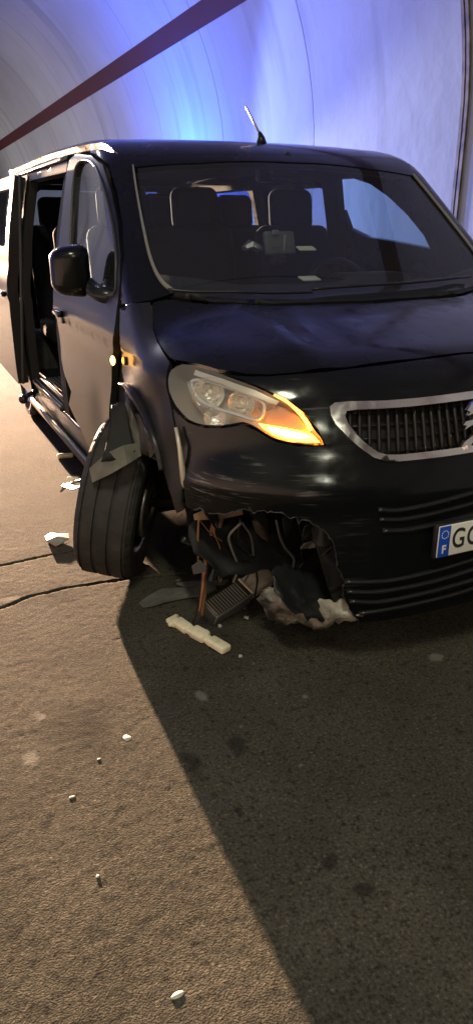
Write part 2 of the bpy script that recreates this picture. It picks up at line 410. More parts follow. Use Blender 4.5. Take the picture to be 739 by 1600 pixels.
def build_road():
    xs = np.concatenate([np.linspace(-5.2, -2.3, 60)[:-1], np.arange(-2.3, -0.3, .0062), np.arange(-0.3, .75, .012), np.linspace(.75, 3.2, 40)])
    ys = [-14.]
    ys = list(np.linspace(-14, -1.35, 30)[:-1])+list(np.arange(-1.35, 1.55, .0062))
    st = .0062
    while ys[-1] < 95:
        st *= 1.014; ys.append(ys[-1]+st)
    ys = np.array(ys); X, Y = np.meshgrid(xs, ys); h = np.zeros_like(X)
    sx = np.gradient(xs)[None,:]; sy = np.gradient(ys)[:,None]; sp = np.maximum(sx, sy)
    for wl, amp, sd in ((.9,.002,1),(.16,.0005,2),(.055,.0002,3),(.028,.0003,4),(.0165,.0006,5)):
        h += amp*np.clip(wl/(2.2*sp)-.4, 0, 1)*vnoise(X+.013*vnoise(X, Y, .08, 31), Y, wl, sd)
    pit = vnoise(X*.6+Y*.2, Y, .040, 11)+.8*vnoise(X*.7, Y, .019, 12)+.5*vnoise(X, Y, .011, 13)
    h -= .0006*np.clip(pit-1.0, 0, .5)/.5*np.clip(.03/(2.2*sp)-.3, 0, 1)
    ck = np.zeros_like(h)
    for L in CRACKS:
        seg = L[:-1]; d = L[1:]-L[:-1]; best = np.full(X.shape, 9.)
        sel = (Y > .4) & (Y < 2.6) & (X < .2) & (X > -2.4)
        xx, yy = X[sel], Y[sel]; bb = np.full(xx.shape, 9.)
        for s_, d_ in zip(seg, d):
            t = np.clip(((xx-s_[0])*d_[0]+(yy-s_[1])*d_[1])/(d_@d_), 0, 1)
            bb = np.minimum(bb, np.hypot(xx-s_[0]-t*d_[0], yy-s_[1]-t*d_[1]))
        best[sel] = bb; best += .004*vnoise(X, Y, .03, 21)
        c = np.clip(1-(best-.003)/.006, 0, 1); ck = np.maximum(ck, c)
    h = h*(1-ck)-.022*ck
    V = np.stack([X.ravel(), Y.ravel(), h.ravel()], 1).astype(np.float32); ny, nx = X.shape
    a = (np.arange(ny-1)[:,None]*nx+np.arange(nx-1)[None,:]).ravel()
    Q = np.stack([a, a+1, a+1+nx, a+nx], 1).astype(np.int32)
    me = bpy.data.meshes.new('road'); me.vertices.add(len(V)); me.vertices.foreach_set('co', V.ravel())
    me.loops.add(Q.size); me.loops.foreach_set('vertex_index', Q.ravel()); me.polygons.add(len(Q))
    me.polygons.foreach_set('loop_start', np.arange(0, Q.size, 4, dtype=np.int32)); me.polygons.foreach_set('loop_total', np.full(len(Q), 4, np.int32))
    me.update(calc_edges=True); me.validate(); me.polygons.foreach_set('use_smooth', [True]*len(Q))
    at = me.attributes.new('crack_dark', 'FLOAT', 'POINT'); at.data.foreach_set('value', ck.ravel().astype(np.float32))  # mask that darkens the road colour inside the cracks
    def spots(name, L_, amp):
        v = np.zeros_like(X)
        for px_, rx, ry in L_:
            g = gpt(px_); q = np.hypot((X-g[0])/rx, (Y-g[1])/ry)+.35*vnoise(X, Y, .03, 41)+.25*vnoise(X, Y, .012, 42); v = np.maximum(v, np.clip((1.1-q)*2.2, 0, 1)*amp)
        a_t = me.attributes.new(name, 'FLOAT', 'POINT'); a_t.data.foreach_set('value', v.ravel().astype(np.float32))
    spots('stain', [((371,1165),.030,.05),((300,1190),.028,.07),((375,1270),.015,.02),((570,1392),.03,.02),((515,1345),.03,.02),((72,1290),.02,.02),((25,1455),.02,.02)], .6)
    spots('chalk', [((681,1026),.035,.03),((316,1087),.016,.03),((476,1088),.010,.01),((377,1135),.008,.01),((470,1195),.010,.006),((62,1120),.018,.03),((46,1184),.022,.035),((20,935),.05,.02)], .35)
    o = bpy.data.objects.new('road', me); COL.objects.link(o); return kind(o, 'structure')
def road_mat():
    m = bpy.data.materials.new('asphalt'); m.use_nodes = True; nt = m.node_tree; b = nt.nodes['Principled BSDF']; L = nt.links.new
    tc = nt.nodes.new('ShaderNodeTexCoord')
    def nz(sc, det=6):
        n = nt.nodes.new('ShaderNodeTexNoise'); n.inputs['Scale'].default_value = sc; n.inputs['Detail'].default_value = det; L(tc.outputs['Object'], n.inputs['Vector']); return n
    def rp(src, els):
        r = nt.nodes.new('ShaderNodeValToRGB'); r.color_ramp.elements[0].position = els[0][0]; r.color_ramp.elements[0].color = (*els[0][1], 1)
        r.color_ramp.elements[1].position = els[-1][0]; r.color_ramp.elements[1].color = (*els[-1][1], 1)
        for p, c in els[1:-1]: e = r.color_ramp.elements.new(p); e.color = (*c, 1)
        L(src, r.inputs[0]); return r
    def mix(a, bb, fac, mode='MIX'):
        x = nt.nodes.new('ShaderNodeMix'); x.data_type = 'RGBA'; x.blend_type = mode
        if isinstance(fac, float): x.inputs[0].default_value = fac
        else: L(fac, x.inputs[0])
        L(a, x.inputs[6]); L(bb, x.inputs[7]); return x.outputs[2]
    base = rp(nz(3.0, 8).outputs[0], [(.3, (.049,.046,.037)), (.55, (.063,.059,.047)), (.75, (.080,.074,.059))])
    st1 = rp(nz(120, 5).outputs[0], [(.34, (.52,.51,.50)), (.45, (.93,.93,.93)), (.58, (1.12,1.10,1.04)), (.66, (1.5,1.46,1.38)), (.72, (2.3,2.25,2.1))])
    c = mix(base.outputs[0], st1.outputs[0], 1.0, 'MULTIPLY')
    pit_shade = rp(nz(42, 4).outputs[0], [(.33, (.60,.58,.56)), (.44, (1,1,1)), (.8, (1.08,1.07,1.05))]); c = mix(c, pit_shade.outputs[0], 1.0, 'MULTIPLY')  # dark specks put the shade of small pits into the colour
    oil = rp(nz(1.7, 3).outputs[0], [(.60, (1,1,1)), (.70, (.55,.55,.57))])
    c = mix(c, oil.outputs[0], 1.0, 'MULTIPLY')
    at = nt.nodes.new('ShaderNodeAttribute'); at.attribute_name = 'crack_dark'
    at2 = nt.nodes.new('ShaderNodeAttribute'); at2.attribute_name = 'stain'
    dk2 = nt.nodes.new('ShaderNodeRGB'); dk2.outputs[0].default_value = (.012,.012,.012,1); c = mix(c, dk2.outputs[0], at2.outputs['Fac'])
    at3 = nt.nodes.new('ShaderNodeAttribute'); at3.attribute_name = 'chalk'
    dk3 = nt.nodes.new('ShaderNodeRGB'); dk3.outputs[0].default_value = (.30,.29,.26,1); c = mix(c, dk3.outputs[0], at3.outputs['Fac'])
    dk = nt.nodes.new('ShaderNodeRGB'); dk.outputs[0].default_value = (.008,.008,.008,1)
    c = mix(c, dk.outputs[0], at.outputs['Fac'])
    L(c, b.inputs['Base Color']); b.inputs['Roughness'].default_value = 1.0; b.inputs['Specular IOR Level'].default_value = .05
    bp = nt.nodes.new('ShaderNodeBump'); bp.inputs['Strength'].default_value = .9; bp.inputs['Distance'].default_value = .004
    L(nz(230, 3).outputs[0], bp.inputs['Height']); L(bp.outputs[0], b.inputs['Normal'])
    return m
road = build_road(); road.data.materials.append(road_mat())

# ------------------------------------------------------------------ tunnel
TCX, TCZ, TR = -1.0, 2.2, 4.05
def section(off=0., z0=0.0, n=40, a0=0., a1=180.):
    P = []
    if a0 == 0.: P += [(TCX+TR+off, z0), (TCX+TR+off, 1.1)]
    for k in range(n+1):
        a = R(a0+(a1-a0)*k/n); P.append((TCX+(TR+off)*math.cos(a), TCZ+(TR+off)*math.sin(a)))
    if a1 == 180.: P += [(TCX-TR-off, 1.1), (TCX-TR-off, z0)]
    return P
def sweep(name, sec_in, sec_out, y0, y1, m, parent=None, smooth=True, ny=1):
    V = []; Fc = []; n = len(sec_in)
    for s in (sec_in, sec_out):
        for k in range(ny+1):
            y = y0+(y1-y0)*k/ny; V += [(x, y, z) for x, z in s]
    st = n; blk = n*(ny+1)
    for k in range(ny):
        for i in range(n-1):
            a = k*st+i; Fc.append((a, a+1, a+1+st, a+st)); Fc.append((blk+a, blk+a+st, blk+a+1+st, blk+a+1))
    for k0, fl in ((0, 0), (ny, 1)):
        for i in range(n-1):
            a = k0*st+i; q = (a, blk+a, blk+a+1, a+1); Fc.append(q if not fl else q[::-1])
    for i0 in (0, n-1):
        for k in range(ny):
            a = k*st+i0; Fc.append((a, a+st, blk+a+st, blk+a))
    bm = bmesh.new(); vv = [bm.verts.new(v) for v in V]
    for f_ in Fc: bm.faces.new([vv[i] for i in f_])
    bmesh.ops.recalc_face_normals(bm, faces=bm.faces)
    bmesh.ops.split_edges(bm, edges=[e for e in bm.edges if len(e.link_faces) == 2 and e.calc_face_angle(0) > .6])
    o = bm_obj(name, bm, m, parent, False)
    if smooth:
        o.data.polygons.foreach_set('use_smooth', [len(p.vertices) == 4 and abs(p.normal.y) < .5 for p in o.data.polygons])
    return o
def wall_mat():
    m = bpy.data.materials.new('tunnel_concrete'); m.use_nodes = True; nt = m.node_tree; b = nt.nodes['Principled BSDF']; L = nt.links.new
    tc = nt.nodes.new('ShaderNodeNewGeometry')
    def nz(sc, det, scale3=None):
        src = tc.outputs['Position']
        if scale3:
            mp = nt.nodes.new('ShaderNodeMapping'); mp.inputs['Scale'].default_value = scale3; L(src, mp.inputs[0]); src = mp.outputs[0]
        n = nt.nodes.new('ShaderNodeTexNoise'); n.inputs['Scale'].default_value = sc; n.inputs['Detail'].default_value = det; L(src, n.inputs['Vector']); return n
    def rp(src, a, ca, bb, cb):
        r = nt.nodes.new('ShaderNodeValToRGB'); r.color_ramp.elements[0].position = a; r.color_ramp.elements[0].color = (*ca, 1)
        r.color_ramp.elements[1].position = bb; r.color_ramp.elements[1].color = (*cb, 1); L(src, r.inputs[0]); return r
    def mul(a, bb):
        x = nt.nodes.new('ShaderNodeMix'); x.data_type = 'RGBA'; x.blend_type = 'MULTIPLY'; x.inputs[0].default_value = 1; L(a, x.inputs[6]); L(bb, x.inputs[7]); return x.outputs[2]
    c = rp(nz(.8, 6).outputs[0], .3, (.50,.49,.48), .7, (.58,.57,.56)).outputs[0]
    st = rp(nz(1.0, 5, (.12, 1.6, .12)).outputs[0], .56, (1,1,1), .74, (.62,.60,.61)).outputs[0]     # run-off streaks
    fine = rp(nz(1.0, 4, (.2, 7, .2)).outputs[0], .62, (1,1,1), .80, (.88,.87,.88)).outputs[0]
    L(mul(mul(c, st), fine), b.inputs['Base Color']); b.inputs['Roughness'].default_value = .75
    bp = nt.nodes.new('ShaderNodeBump'); bp.inputs['Strength'].default_value = .35; bp.inputs['Distance'].default_value = .02
    L(nz(5, 6).outputs[0], bp.inputs['Height']); L(bp.outputs[0], b.inputs['Normal'])
    return m
WALL = wall_mat()
JOINTD = mat('joint_mortar', (.10,.09,.09), .9)
vault = kind(sweep('tunnel_wall', section(.02, -.05), section(.30, -.05), -14, 95, JOINTD), 'structure')
P0, PS = 3.9, 2.6
ys_ = [P0+PS*k for k in range(-7, 36)]
first = None
for y_ in ys_:
    if first is None: first = sweep('lining_panel', section(0., -.04), section(.017, -.04), .007, PS-.007, WALL, vault); o = first
    else: o = first.copy(); COL.objects.link(o); o.parent = vault
    o.location = (0, y_, 0)
# painted maroon band along the vault
za = math.degrees(math.asin((3.93-TCZ)/TR)); zb = math.degrees(math.asin((4.17-TCZ)/TR))
MAROON = mat('maroon_paint', (.11,.022,.028), .6, noise=(1.5, (.10,.03,.035), .35, .7))
sweep('painted_band', section(-.006, n=6, a0=za, a1=zb), section(-.001, n=6, a0=za, a1=zb), -10, 92, MAROON, vault)
# joint cover strips with a rusty tin profile
RUSTY = mat('rusty_tin', (.30,.22,.13), .6, .2, noise=(7, (.12,.075,.045), .38, .68))
jc = None
def cover(name, y0, y1, o0, o1, m): return sweep(name, section(o1, .0, 30, 0., 100.), section(o0, .0, 30, 0., 100.), y0, y1, m, vault)
cover('joint_cover', P0-.045, P0-.010, -.001, -.022, RUSTY); cover('joint_cover', P0+.010, P0+.045, -.001, -.022, RUSTY)
cover('joint_cover', P0-.012, P0+.012, -.001, -.010, JOINTD)

# ================================================================== THE VAN
van = empty('van', (0, 0, 0))
tag(van, 'black minivan with smashed front corner, broken bumper and splayed wheel', 'van')

# ---- hood
hood_r = pix([(739,549),(650,560),(540,574),(470,581),(420,585),(385,584),(340,577),(292,565),(274,562),(259,551),(246,530),(241,512),(238,480),(240,472)]+[(262,468),(300,473),(400,477),(480,477),(575,474)])
hr = hood_r.copy(); hr[0,0] = 0; hr[-1,0] = 0
outl = np.vstack([hr, mir(hr[::-1])[1:-1]])
panel('hood', outl, 'z', PAINT, van, step=.035)
# ---- cowl under the windscreen
cw = np.array([(-.80,.93,0),(-.5,.80,0),(-.25,.765,0),(0,.75,0),(.25,.765,0),(.5,.80,0),(.80,.93,0),(.80,1.02,0),(.5,.90,0),(.25,.865,0),(0,.85,0),(-.25,.865,0),(-.5,.90,0),(-.80,1.02,0)])
panel('cowl', cw, 'z', BLACK, van, off=-.012, step=.04)
# ---- windscreen
ws_l = pix([(455,251),(380,251),(300,253),(215,262),(218,300),(228,355),(240,405),(254,435),(276,455),(330,463),(400,466),(480,466),(575,463)])
ws_l[0,0] = 0; ws_l[-1,0] = 0
ws = np.vstack([ws_l, mir(ws_l[::-1])[1:-1]])
wscr = panel('windscreen', ws, 'y', WGLASS, van, off=-.004, thick=0, step=.04)
edge = pix(cr([(208,259),(214,300),(224,355),(236,406),(251,438),(271,457)], 5))
edge = edge+grad(edge)*.004
tube('windscreen_trim', edge, np.interp(np.linspace(0,1,len(edge)), [0,.6,1], [.004,.007,.010]), TRIM, van, 8)
tube('windscreen_trim', mir(edge), .007, TRIM, van, 8)
# ---- A pillars
pil_px = [(118,233),(150,240),(170,255),(183,300),(192,350),(195,400),(191,440),(189,476),(236,469),(272,458),(252,440),(238,410),(225,360),(214,300),(207,262),(206,250),(180,238)]
pil = pix(pil_px)
panel('pillar', pil, 'd-', PAINT, van, step=.025, thick=.03)
panel('pillar', mir(pil), 'd+', PAINT, van, step=.025, thick=.03)
# ---- roof
rf = [(-.72,1.49),(-.45,1.46),(0,1.445),(.45,1.46),(.72,1.49),(.775,1.62),(.79,2.2),(.79,3.2),(.78,4.3),(.74,4.72),(-.74,4.72),(-.78,4.3),(-.79,3.2),(-.79,2.2),(-.775,1.62)]
panel('roof', np.array([(x, y, 0) for x, y in rf]), 'z', PAINT, van, step=.05, thick=.03)
hl_ = panel('headliner', np.array([(x*.95, y+.03, 0) for x, y in rf]), 'z', HEADLINER, van, off=-.045, thick=.012, step=.08)
# roof-side rails (door channel), right one's colour made paler for the light it catches
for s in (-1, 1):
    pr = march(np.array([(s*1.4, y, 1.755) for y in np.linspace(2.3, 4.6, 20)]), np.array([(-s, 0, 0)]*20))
    tube('roof_rail', pr+np.array([s*.002,0,0]), .007, mat('lit_rail_trim', (.13,.13,.12), .4) if s < 0 else BLACKG, van, 6, 1.6)
# ---- antenna
ab = march(np.array([(-0.02, 1.70, 2.3)]), np.array([(0,0,-1.)]))[0]
tube('antenna', [ab-(0,0,.01), ab+(0,.005,.02), ab+(-.004,.015,.045)], [.028,.018,.008], BLACKG, van, 10)
d_ = hit((384,166), 1, ab[1]+.12)
tube('antenna', [ab+(-.003,.01,.035), (ab+(-.003,.01,.035))*.5+d_*.5, d_], [.006,.0055,.0045], mat('antenna_rod', (.35,.35,.36), .35), van, 8)
# ---- wipers
for pl, rr in (([(262,458),(300,461),(360,462),(420,464),(486,463)], .006), ([(486,458),(560,452),(640,447),(730,437)], .006)):
    P = pix(cr(pl, 4)); P = P+grad(P)*.018; wb = tube('wiper', P, rr, BLACKG, van, 6)
# ---- upper fascia and bumper
grille_out = [(739,611),(700,617),(650,623),(600,627),(545,628),(522,630),(514,636),(516,650),(524,664),(545,686),(566,704),(583,716),(600,721),(620,722),(660,718),(700,713),(739,706)]
grille_in = [(739,623),(700,629),(650,635),(600,639),(555,641),(540,643),(538,651),(542,662),(556,680),(574,697),(589,707),(603,711),(622,711),(660,707),(700,702),(739,695)]
def half(px_pts, f=F):
    P = pix(px_pts, f); P[0,0] = 0; P[-1,0] = 0; return P
go, gi = half(grille_out), half(grille_in)
GO = np.vstack([go, mir(go[::-1])[1:-1]]); GI = np.vstack([gi, mir(gi[::-1])[1:-1]])
top_px = [(739,552),(650,563),(540,577),(470,584),(420,588),(385,588),(352,585)]
hl_top = [(376,593),(402,602),(446,623),(477,647),(496,670),(510,697)]
hl_bot = [(470,698),(430,690),(402,674),(380,664),(350,669),(320,669),(295,661),(271,640)]
left_px = [(275,664),(281,695),(285,730),(288,765),(291,792)]
torn_px = [(302,800),(314,793),(322,801),(352,803),(381,796),(412,798),(441,801),(449,809),(478,812),(505,827),(519,843),(524,862),(527,885),(536,905),(535,930),(546,952),(560,973)]
_t = []
for (p, q) in zip(torn_px[:-1], torn_px[1:]):
    n_ = max(1, int(math.hypot(q[0]-p[0], q[1]-p[1])/5))
    for k in range(n_):
        u_ = k/n_; _t.append((p[0]+(q[0]-p[0])*u_+random.gauss(0, .5)+(random.gauss(0, 3.0) if random.random() < .16 else 0), p[1]+(q[1]-p[1])*u_+random.gauss(0, .6)+(random.gauss(0, 4.0) if random.random() < .16 else 0)))
torn_px = _t+[torn_px[-1]]
bot_px = [(600,969),(640,962),(690,951),(739,938)]
fr = pix(top_px+hl_top+hl_bot+left_px+torn_px+bot_px, FD); fr[0,0] = 0; fr[-1,0] = 0
nt_ = len(top_px+hl_top+hl_bot+left_px)
fl = mir(pix(top_px+hl_top+hl_bot+left_px))
def cylp(phis, zs):
    o_ = np.array([(math.sin(R(a))*.5, 1-math.cos(R(a))*.5, z) for a, z in zip(phis, zs)])
    U = to_uv(np.array([(CX+math.sin(R(a)), CY-math.cos(R(a)), z) for a, z in zip(phis, zs)]), 'c'); return from_uv(U, 'c', F)
lo_l = cylp([56,55,52,48,40,30,20,10], [.5,.35,.24,.19,.175,.17,.165,.165])
FAS = np.vstack([fr, lo_l[::-1], fl[1:][::-1]])
SCUFF = PAINT.copy(); SCUFF.name = 'scuffed_bumper_paint'; nt = SCUFF.node_tree; b_ = nt.nodes['Principled BSDF']; tc_ = nt.nodes.new('ShaderNodeTexCoord')
def _n(scale3, lo, hi):
    mp = nt.nodes.new('ShaderNodeMapping'); mp.inputs['Scale'].default_value = scale3; mp.inputs['Rotation'].default_value = (.2, .35, .1); nt.links.new(tc_.outputs['Object'], mp.inputs[0])
    n = nt.nodes.new('ShaderNodeTexNoise'); n.inputs['Scale'].default_value = 1.0; n.inputs['Detail'].default_value = 6; nt.links.new(mp.outputs[0], n.inputs['Vector'])
    r_ = nt.nodes.new('ShaderNodeMapRange'); r_.inputs[1].default_value = lo; r_.inputs[2].default_value = hi; nt.links.new(n.outputs[0], r_.inputs[0]); return r_.outputs[0]
sx_ = nt.nodes.new('ShaderNodeSeparateXYZ'); nt.links.new(tc_.outputs['Object'], sx_.inputs[0])
mr = nt.nodes.new('ShaderNodeMapRange'); mr.inputs[1].default_value = -.45; mr.inputs[2].default_value = -.85; nt.links.new(sx_.outputs[0], mr.inputs[0])   # scrapes sit on the struck corner
def _m(a, b):
    n = nt.nodes.new('ShaderNodeMath'); n.operation = 'MULTIPLY'; nt.links.new(a, n.inputs[0]); nt.links.new(b, n.inputs[1]); return n.outputs[0]
fac = _m(_m(_n((5, 9, 130), .56, .66), _n((6, 6, 6), .45, .62)), mr.outputs[0])
mx_ = nt.nodes.new('ShaderNodeMix'); mx_.data_type = 'RGBA'; nt.links.new(fac, mx_.inputs[0]); mx_.inputs[6].default_value = (.004,.005,.006,1); mx_.inputs[7].default_value = (.16,.155,.15,1)
nt.links.new(mx_.outputs[2], b_.inputs['Base Color'])
bumper = panel('front_bumper', FAS, 'c', SCUFF, van, step=.026, holes=[GI], f=FD)
# ---- grille
grille = panel('grille', GI, 'c', DARK, van, off=-.045, thick=.01, step=.05)
panel('grille_surround', GO, 'c', CHROME, grille, off=.010, thick=.03, step=.014, holes=[GI])
gp = to_uv(GI, 'c')
for u in np.arange(-.49, .50, .0225):
    zz = []
    for v in np.arange(.70, .96, .004):
        if inside(np.array([[u, v]]), gp)[0]: zz.append(v)
    if len(zz) < 6: continue
    vsx = np.linspace(zz[0]-.004, zz[-1]+.004, 6)
    P = from_uv(np.array([(u, v) for v in vsx]), 'c', F); P = P-grad(P)*.026
    tube('slat', P, .0068, mat('grille_slat', (.016,.014,.012), .38), grille, 6, 1.3)
for v in (.775,.815,.855,.895):
    uu = [u for u in np.arange(-.55,.55,.01) if inside(np.array([[u, v]]), gp)[0]]
    P = from_uv(np.array([(u, v) for u in np.linspace(uu[0], uu[-1], 24)]), 'c', F); P = P-grad(P)*.034
    tube('crossbar', P, .004, mat('grille_slat'), grille, 6)
# rampant lion badge at the middle of the grille
lion = [(-.012,.080),(-.030,.074),(-.044,.060),(-.052,.052),(-.040,.046),(-.050,.036),(-.030,.040),(-.018,.032),(-.030,.022),(-.056,.020),(-.066,.010),(-.052,.008),(-.060,-.004),(-.040,.004),(-.020,.010),
        (-.010,.000),(-.018,-.018),(-.040,-.030),(-.060,-.040),(-.068,-.054),(-.050,-.050),(-.046,-.062),(-.030,-.046),(-.006,-.034),(.004,-.048),(-.010,-.066),(-.004,-.080),(.010,-.074),(.022,-.080),(.026,-.060),(.030,-.036),(.040,-.020),(.054,-.026),(.062,-.010),(.050,.014),(.056,.034),(.046,.040),(.040,.016),(.030,.006),(.026,.030),(.020,.056),(.006,.074)]
lb = prism('lion_badge', [(x*1.1, y*1.1) for x, y in lion], .014, T(-.072, -.012, .83, R(82), 0, 0), CHROME, grille)
# ---- upper and lower intake slats
def bar(name, pts, off, rad, m, parent, flat=1.0, n=7):
    P = pix(cr(pts, 5)); P = P+grad(P)*off
    keep = P[:,0] < -.02; P = P[keep]; Q = np.vstack([P, mir(P[::-1])]); return tube(name, Q, rad, m, parent, n, flat)
for pts in ([(590,796),(620,797),(660,790),(700,780),(739,769)], [(592,811),(625,811),(665,804),(705,794),(739,785)], [(597,829),(630,828),(665,822),(700,814),(739,803)]):
    bar('slat', pts, .000, .0135, BLACKG, bumper, .62)
for pts in ([(538,908),(580,908),(620,904),(680,890),(739,872)], [(541,923),(580,924),(625,918),(680,906),(739,888)], [(545,938),(590,939),(640,930),(690,918),(739,904)], [(560,957),(600,951),(650,941),(700,929),(739,917)]):
    bar('slat', pts, .004, .011, BLACKG, bumper, .7)
# ---- number plate
plate = rbox('number_plate', (.52, .008, .11), (0, -.097, .483), PLATE, van, .003)
rbox('plate_holder', (.535, .02, .122), (0, -.086, .483), BLACK, plate, .005)
rbox('plate_band', (.045, .003, .108), (-.2365, -.1005, .483), PBLUE, plate, .001)
def text(name, s, size, loc, m, parent, sx=1.0, ext=.0006):
    cu = bpy.data.curves.new(name, 'FONT'); cu.body = s; cu.size = size; cu.extrude = ext; cu.align_x = 'CENTER'; cu.align_y = 'CENTER'; cu.offset = .0012
    t = bpy.data.objects.new(name, cu); COL.objects.link(t)
    dg = bpy.context.evaluated_depsgraph_get(); me = bpy.data.meshes.new_from_object(t.evaluated_get(dg)); bpy.data.objects.remove(t)
    o = bpy.data.objects.new(name, me); COL.objects.link(o); me.materials.clear(); me.materials.append(m)
    me.transform(T(*loc, R(90), 0, 0) @ Matrix.Diagonal((sx, 1, 1, 1))); o.parent = parent; return o
for ch, x in (('G', -.178), ('C', -.118), ('-', -.074), ('7', -.034)):
    text('plate_character', ch, .098 if ch != '-' else .09, (x, -.1015, .483), PBLACK, plate, .78)
text('plate_character', 'F', .040, (-.2365, -.1025, .455), PWHITE, plate, .95)
for k in range(12):
    a = 2*math.pi*k/12
    rbox('plate_star', (.0035,.0012,.0035), (-.2365+.0135*math.cos(a), -.1026, .508+.0135*math.sin(a)), PWHITE, plate, 0)
# ---- headlights
HLPX = [(263,592),(268,578),(285,569),(312,573),(346,585),(400,605),(444,627),(474,651),(491,672),(506,695),(470,693),(430,685),(403,669),(380,659),(350,664),(320,664),(296,656),(276,635),(265,612)]
hlP = pix(HLPX, F)
def headlight(P, md, f, lit):
    house = panel('headlight', P, md, HLHOUSE, van, off=-.085, thick=.006, step=.03, f=f)
    L = cr(P, 2, True); Nn = grad(L, f); n = len(L); V = [*(L-Nn*.001), *(L-Nn*.088)]
    Fc = [(i, (i+1) % n, (i+1) % n+n, i+n) for i in range(n)]
    mk('lamp_wall', V, Fc, mat('lamp_wall', (.20,.19,.16), .35), house, True)
    panel('lens', P, md, LGLASS, house, off=.001, thick=0, step=.022, f=f)
    return house
hr_ = headlight(hlP, 'd-', F, True)
headlight(mir(hlP), 'd+', F, False)
def inset(pts, off, f=F): P = pix(pts, f); return P+grad(P, f)*off
def reflector(c, dirv, r, depth, m, parent, name='reflector'):
    q = Vector(dirv).to_track_quat('X', 'Z').to_matrix().to_4x4()
    prof = [(r*math.sqrt(max(t, 0.001)), -depth*(1-t)) for t in np.linspace(0, 1, 8)]+[(r*1.05, .002)]
    return lathe(name, prof, 20, m, parent, Matrix.Translation(c) @ q)
dv = np.array([-.55,-.83,.05])
WHT = mat('lamp_pale_rim', (.62,.64,.66), .25, .3)
pod = cr(inset([(292,592),(312,587),(350,598),(392,615),(410,628),(407,648),(394,654),(362,645),(330,636),(303,622)], -.028), 4, True)
tube('lamp_bezel', np.vstack([pod, pod[:1]]), .0065, WHT, hr_, 8)
for p, r in (((318,609),.050),((372,628),.042)):
    c = inset([p], -.035)[0]; reflector(c, dv, r, .05, REFL, hr_); b_ = rbox('bulb', (.018,.018,.018), tuple(c-dv*.03), mat('bulb_glass', (.9,.9,.85), .1, 0, 1), hr_, .008)
c = inset([(328,652)], -.03)[0]; reflector(c, dv, .035, .03, REFL, hr_)
c = inset([(414,624)], -.03)[0]; reflector(c, dv, .034, .035, REFL, hr_)
tri = inset([(412,640),(440,632),(466,648),(482,668),(440,668),(414,660)], 0)
panel('lamp_panel', tri, 'd-', mat('lamp_panel_bronze', (.38,.26,.17), .35, .5), hr_, off=-.035, thick=.004, step=.02)
panel('lamp_bracket', pix([(303,574),(346,588),(398,607),(436,626),(430,631),(392,616),(345,597),(300,582)]), 'd-', HLHOUSE, hr_, off=-.012, thick=.004, step=.015)
ind = panel('indicator', pix([(403,661),(420,664),(445,668),(470,673),(488,678),(500,691),(480,691),(450,688),(425,679),(410,669)]), 'd-', AMBER, hr_, off=-.006, thick=.012, step=.012)
panel('indicator_core', pix([(418,667),(445,672),(472,678),(486,683),(470,685),(445,682),(425,675)]), 'd-', AMBERHOT, hr_, off=-.002, thick=.003, step=.012)
P = inset(cr([(428,615),(450,628),(468,644),(480,660),(486,672)], 5), -.010); tube('indicator_strip', P, np.interp(np.linspace(0,1,len(P)), [0,1], [.0035,.008]), AMBER, hr_, 8)
# ---- right front fender, crumpled, with flared arch lip
fen = pix([(188,482),(204,474),(235,472),(239,514),(245,533),(257,554),(265,566),(261,580),(260,606),(268,640),(272,664),(278,695),(282,730),(285,765),(287,795),(276,802),(268,775),(258,742),(246,718),(229,707),(212,699),(205,690),(204,660),(201,634),(196,608),(191,580),(188,530)], FD)
fender = panel('fender', fen, 'd-', PAINT_DUSTY, van, step=.022, f=FD)
fenl = pix([(188,482),(204,474),(235,472),(239,514),(245,533),(257,554),(265,566),(261,580),(260,606),(268,640),(272,664),(278,695),(282,730),(285,765)], F)
arc = march(np.array([(-1.4, .9+.42*math.cos(R(a)), .36+.42*math.sin(R(a))) for a in (150,120,90,60,30,8)]), np.array([(1.,0,0)]*6))
panel('fender', np.vstack([mir(fenl), mir(arc), [(.95,1.33,.40),(.95,1.31,.8)]]), 'd+', PAINT, van, step=.04)
lip = pix(cr([(190,600),(204,604),(218,622),(232,650),(243,682),(252,712),(256,735)], 5), FD); lip = lip+grad(lip, FD)*.006
tube('arch_lip', lip, np.interp(np.linspace(0,1,len(lip)), [0,.2,1], [.008,.022,.012]), PAINT_DUSTY, fender, 10, .6)
inn = pix([(206,640),(222,650),(236,676),(246,706),(240,714),(222,704),(208,694)], FD)
panel('arch_panel', inn, 'd-', mat('scuffed_paint', (.05,.043,.037), .45, noise=(12, (.10,.085,.07), .4, .7)), fender, off=.010, thick=.006, step=.02, f=FD)
# side repeater, knocked loose in the door gap, and its smaller, dimmer glowing lens
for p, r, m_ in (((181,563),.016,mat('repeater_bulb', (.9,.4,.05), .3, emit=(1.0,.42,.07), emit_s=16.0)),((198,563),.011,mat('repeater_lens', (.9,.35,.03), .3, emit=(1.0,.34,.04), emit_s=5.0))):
    c = pix([p])[0]
    rp_ = bm_obj('side_repeater', (lambda b: (bmesh.ops.create_uvsphere(b, u_segments=14, v_segments=10, radius=r, matrix=T(c[0]-.012, c[1], c[2]) @ Matrix.Diagonal((.6,1,1.2,1))), b)[1])(bmesh.new()), m_, van, True)
    if r < .012: rbox('repeater_socket', (.014,.026,.030), (c[0]-.006, c[1]-.012, c[2]), BLACK, rp_, .004)
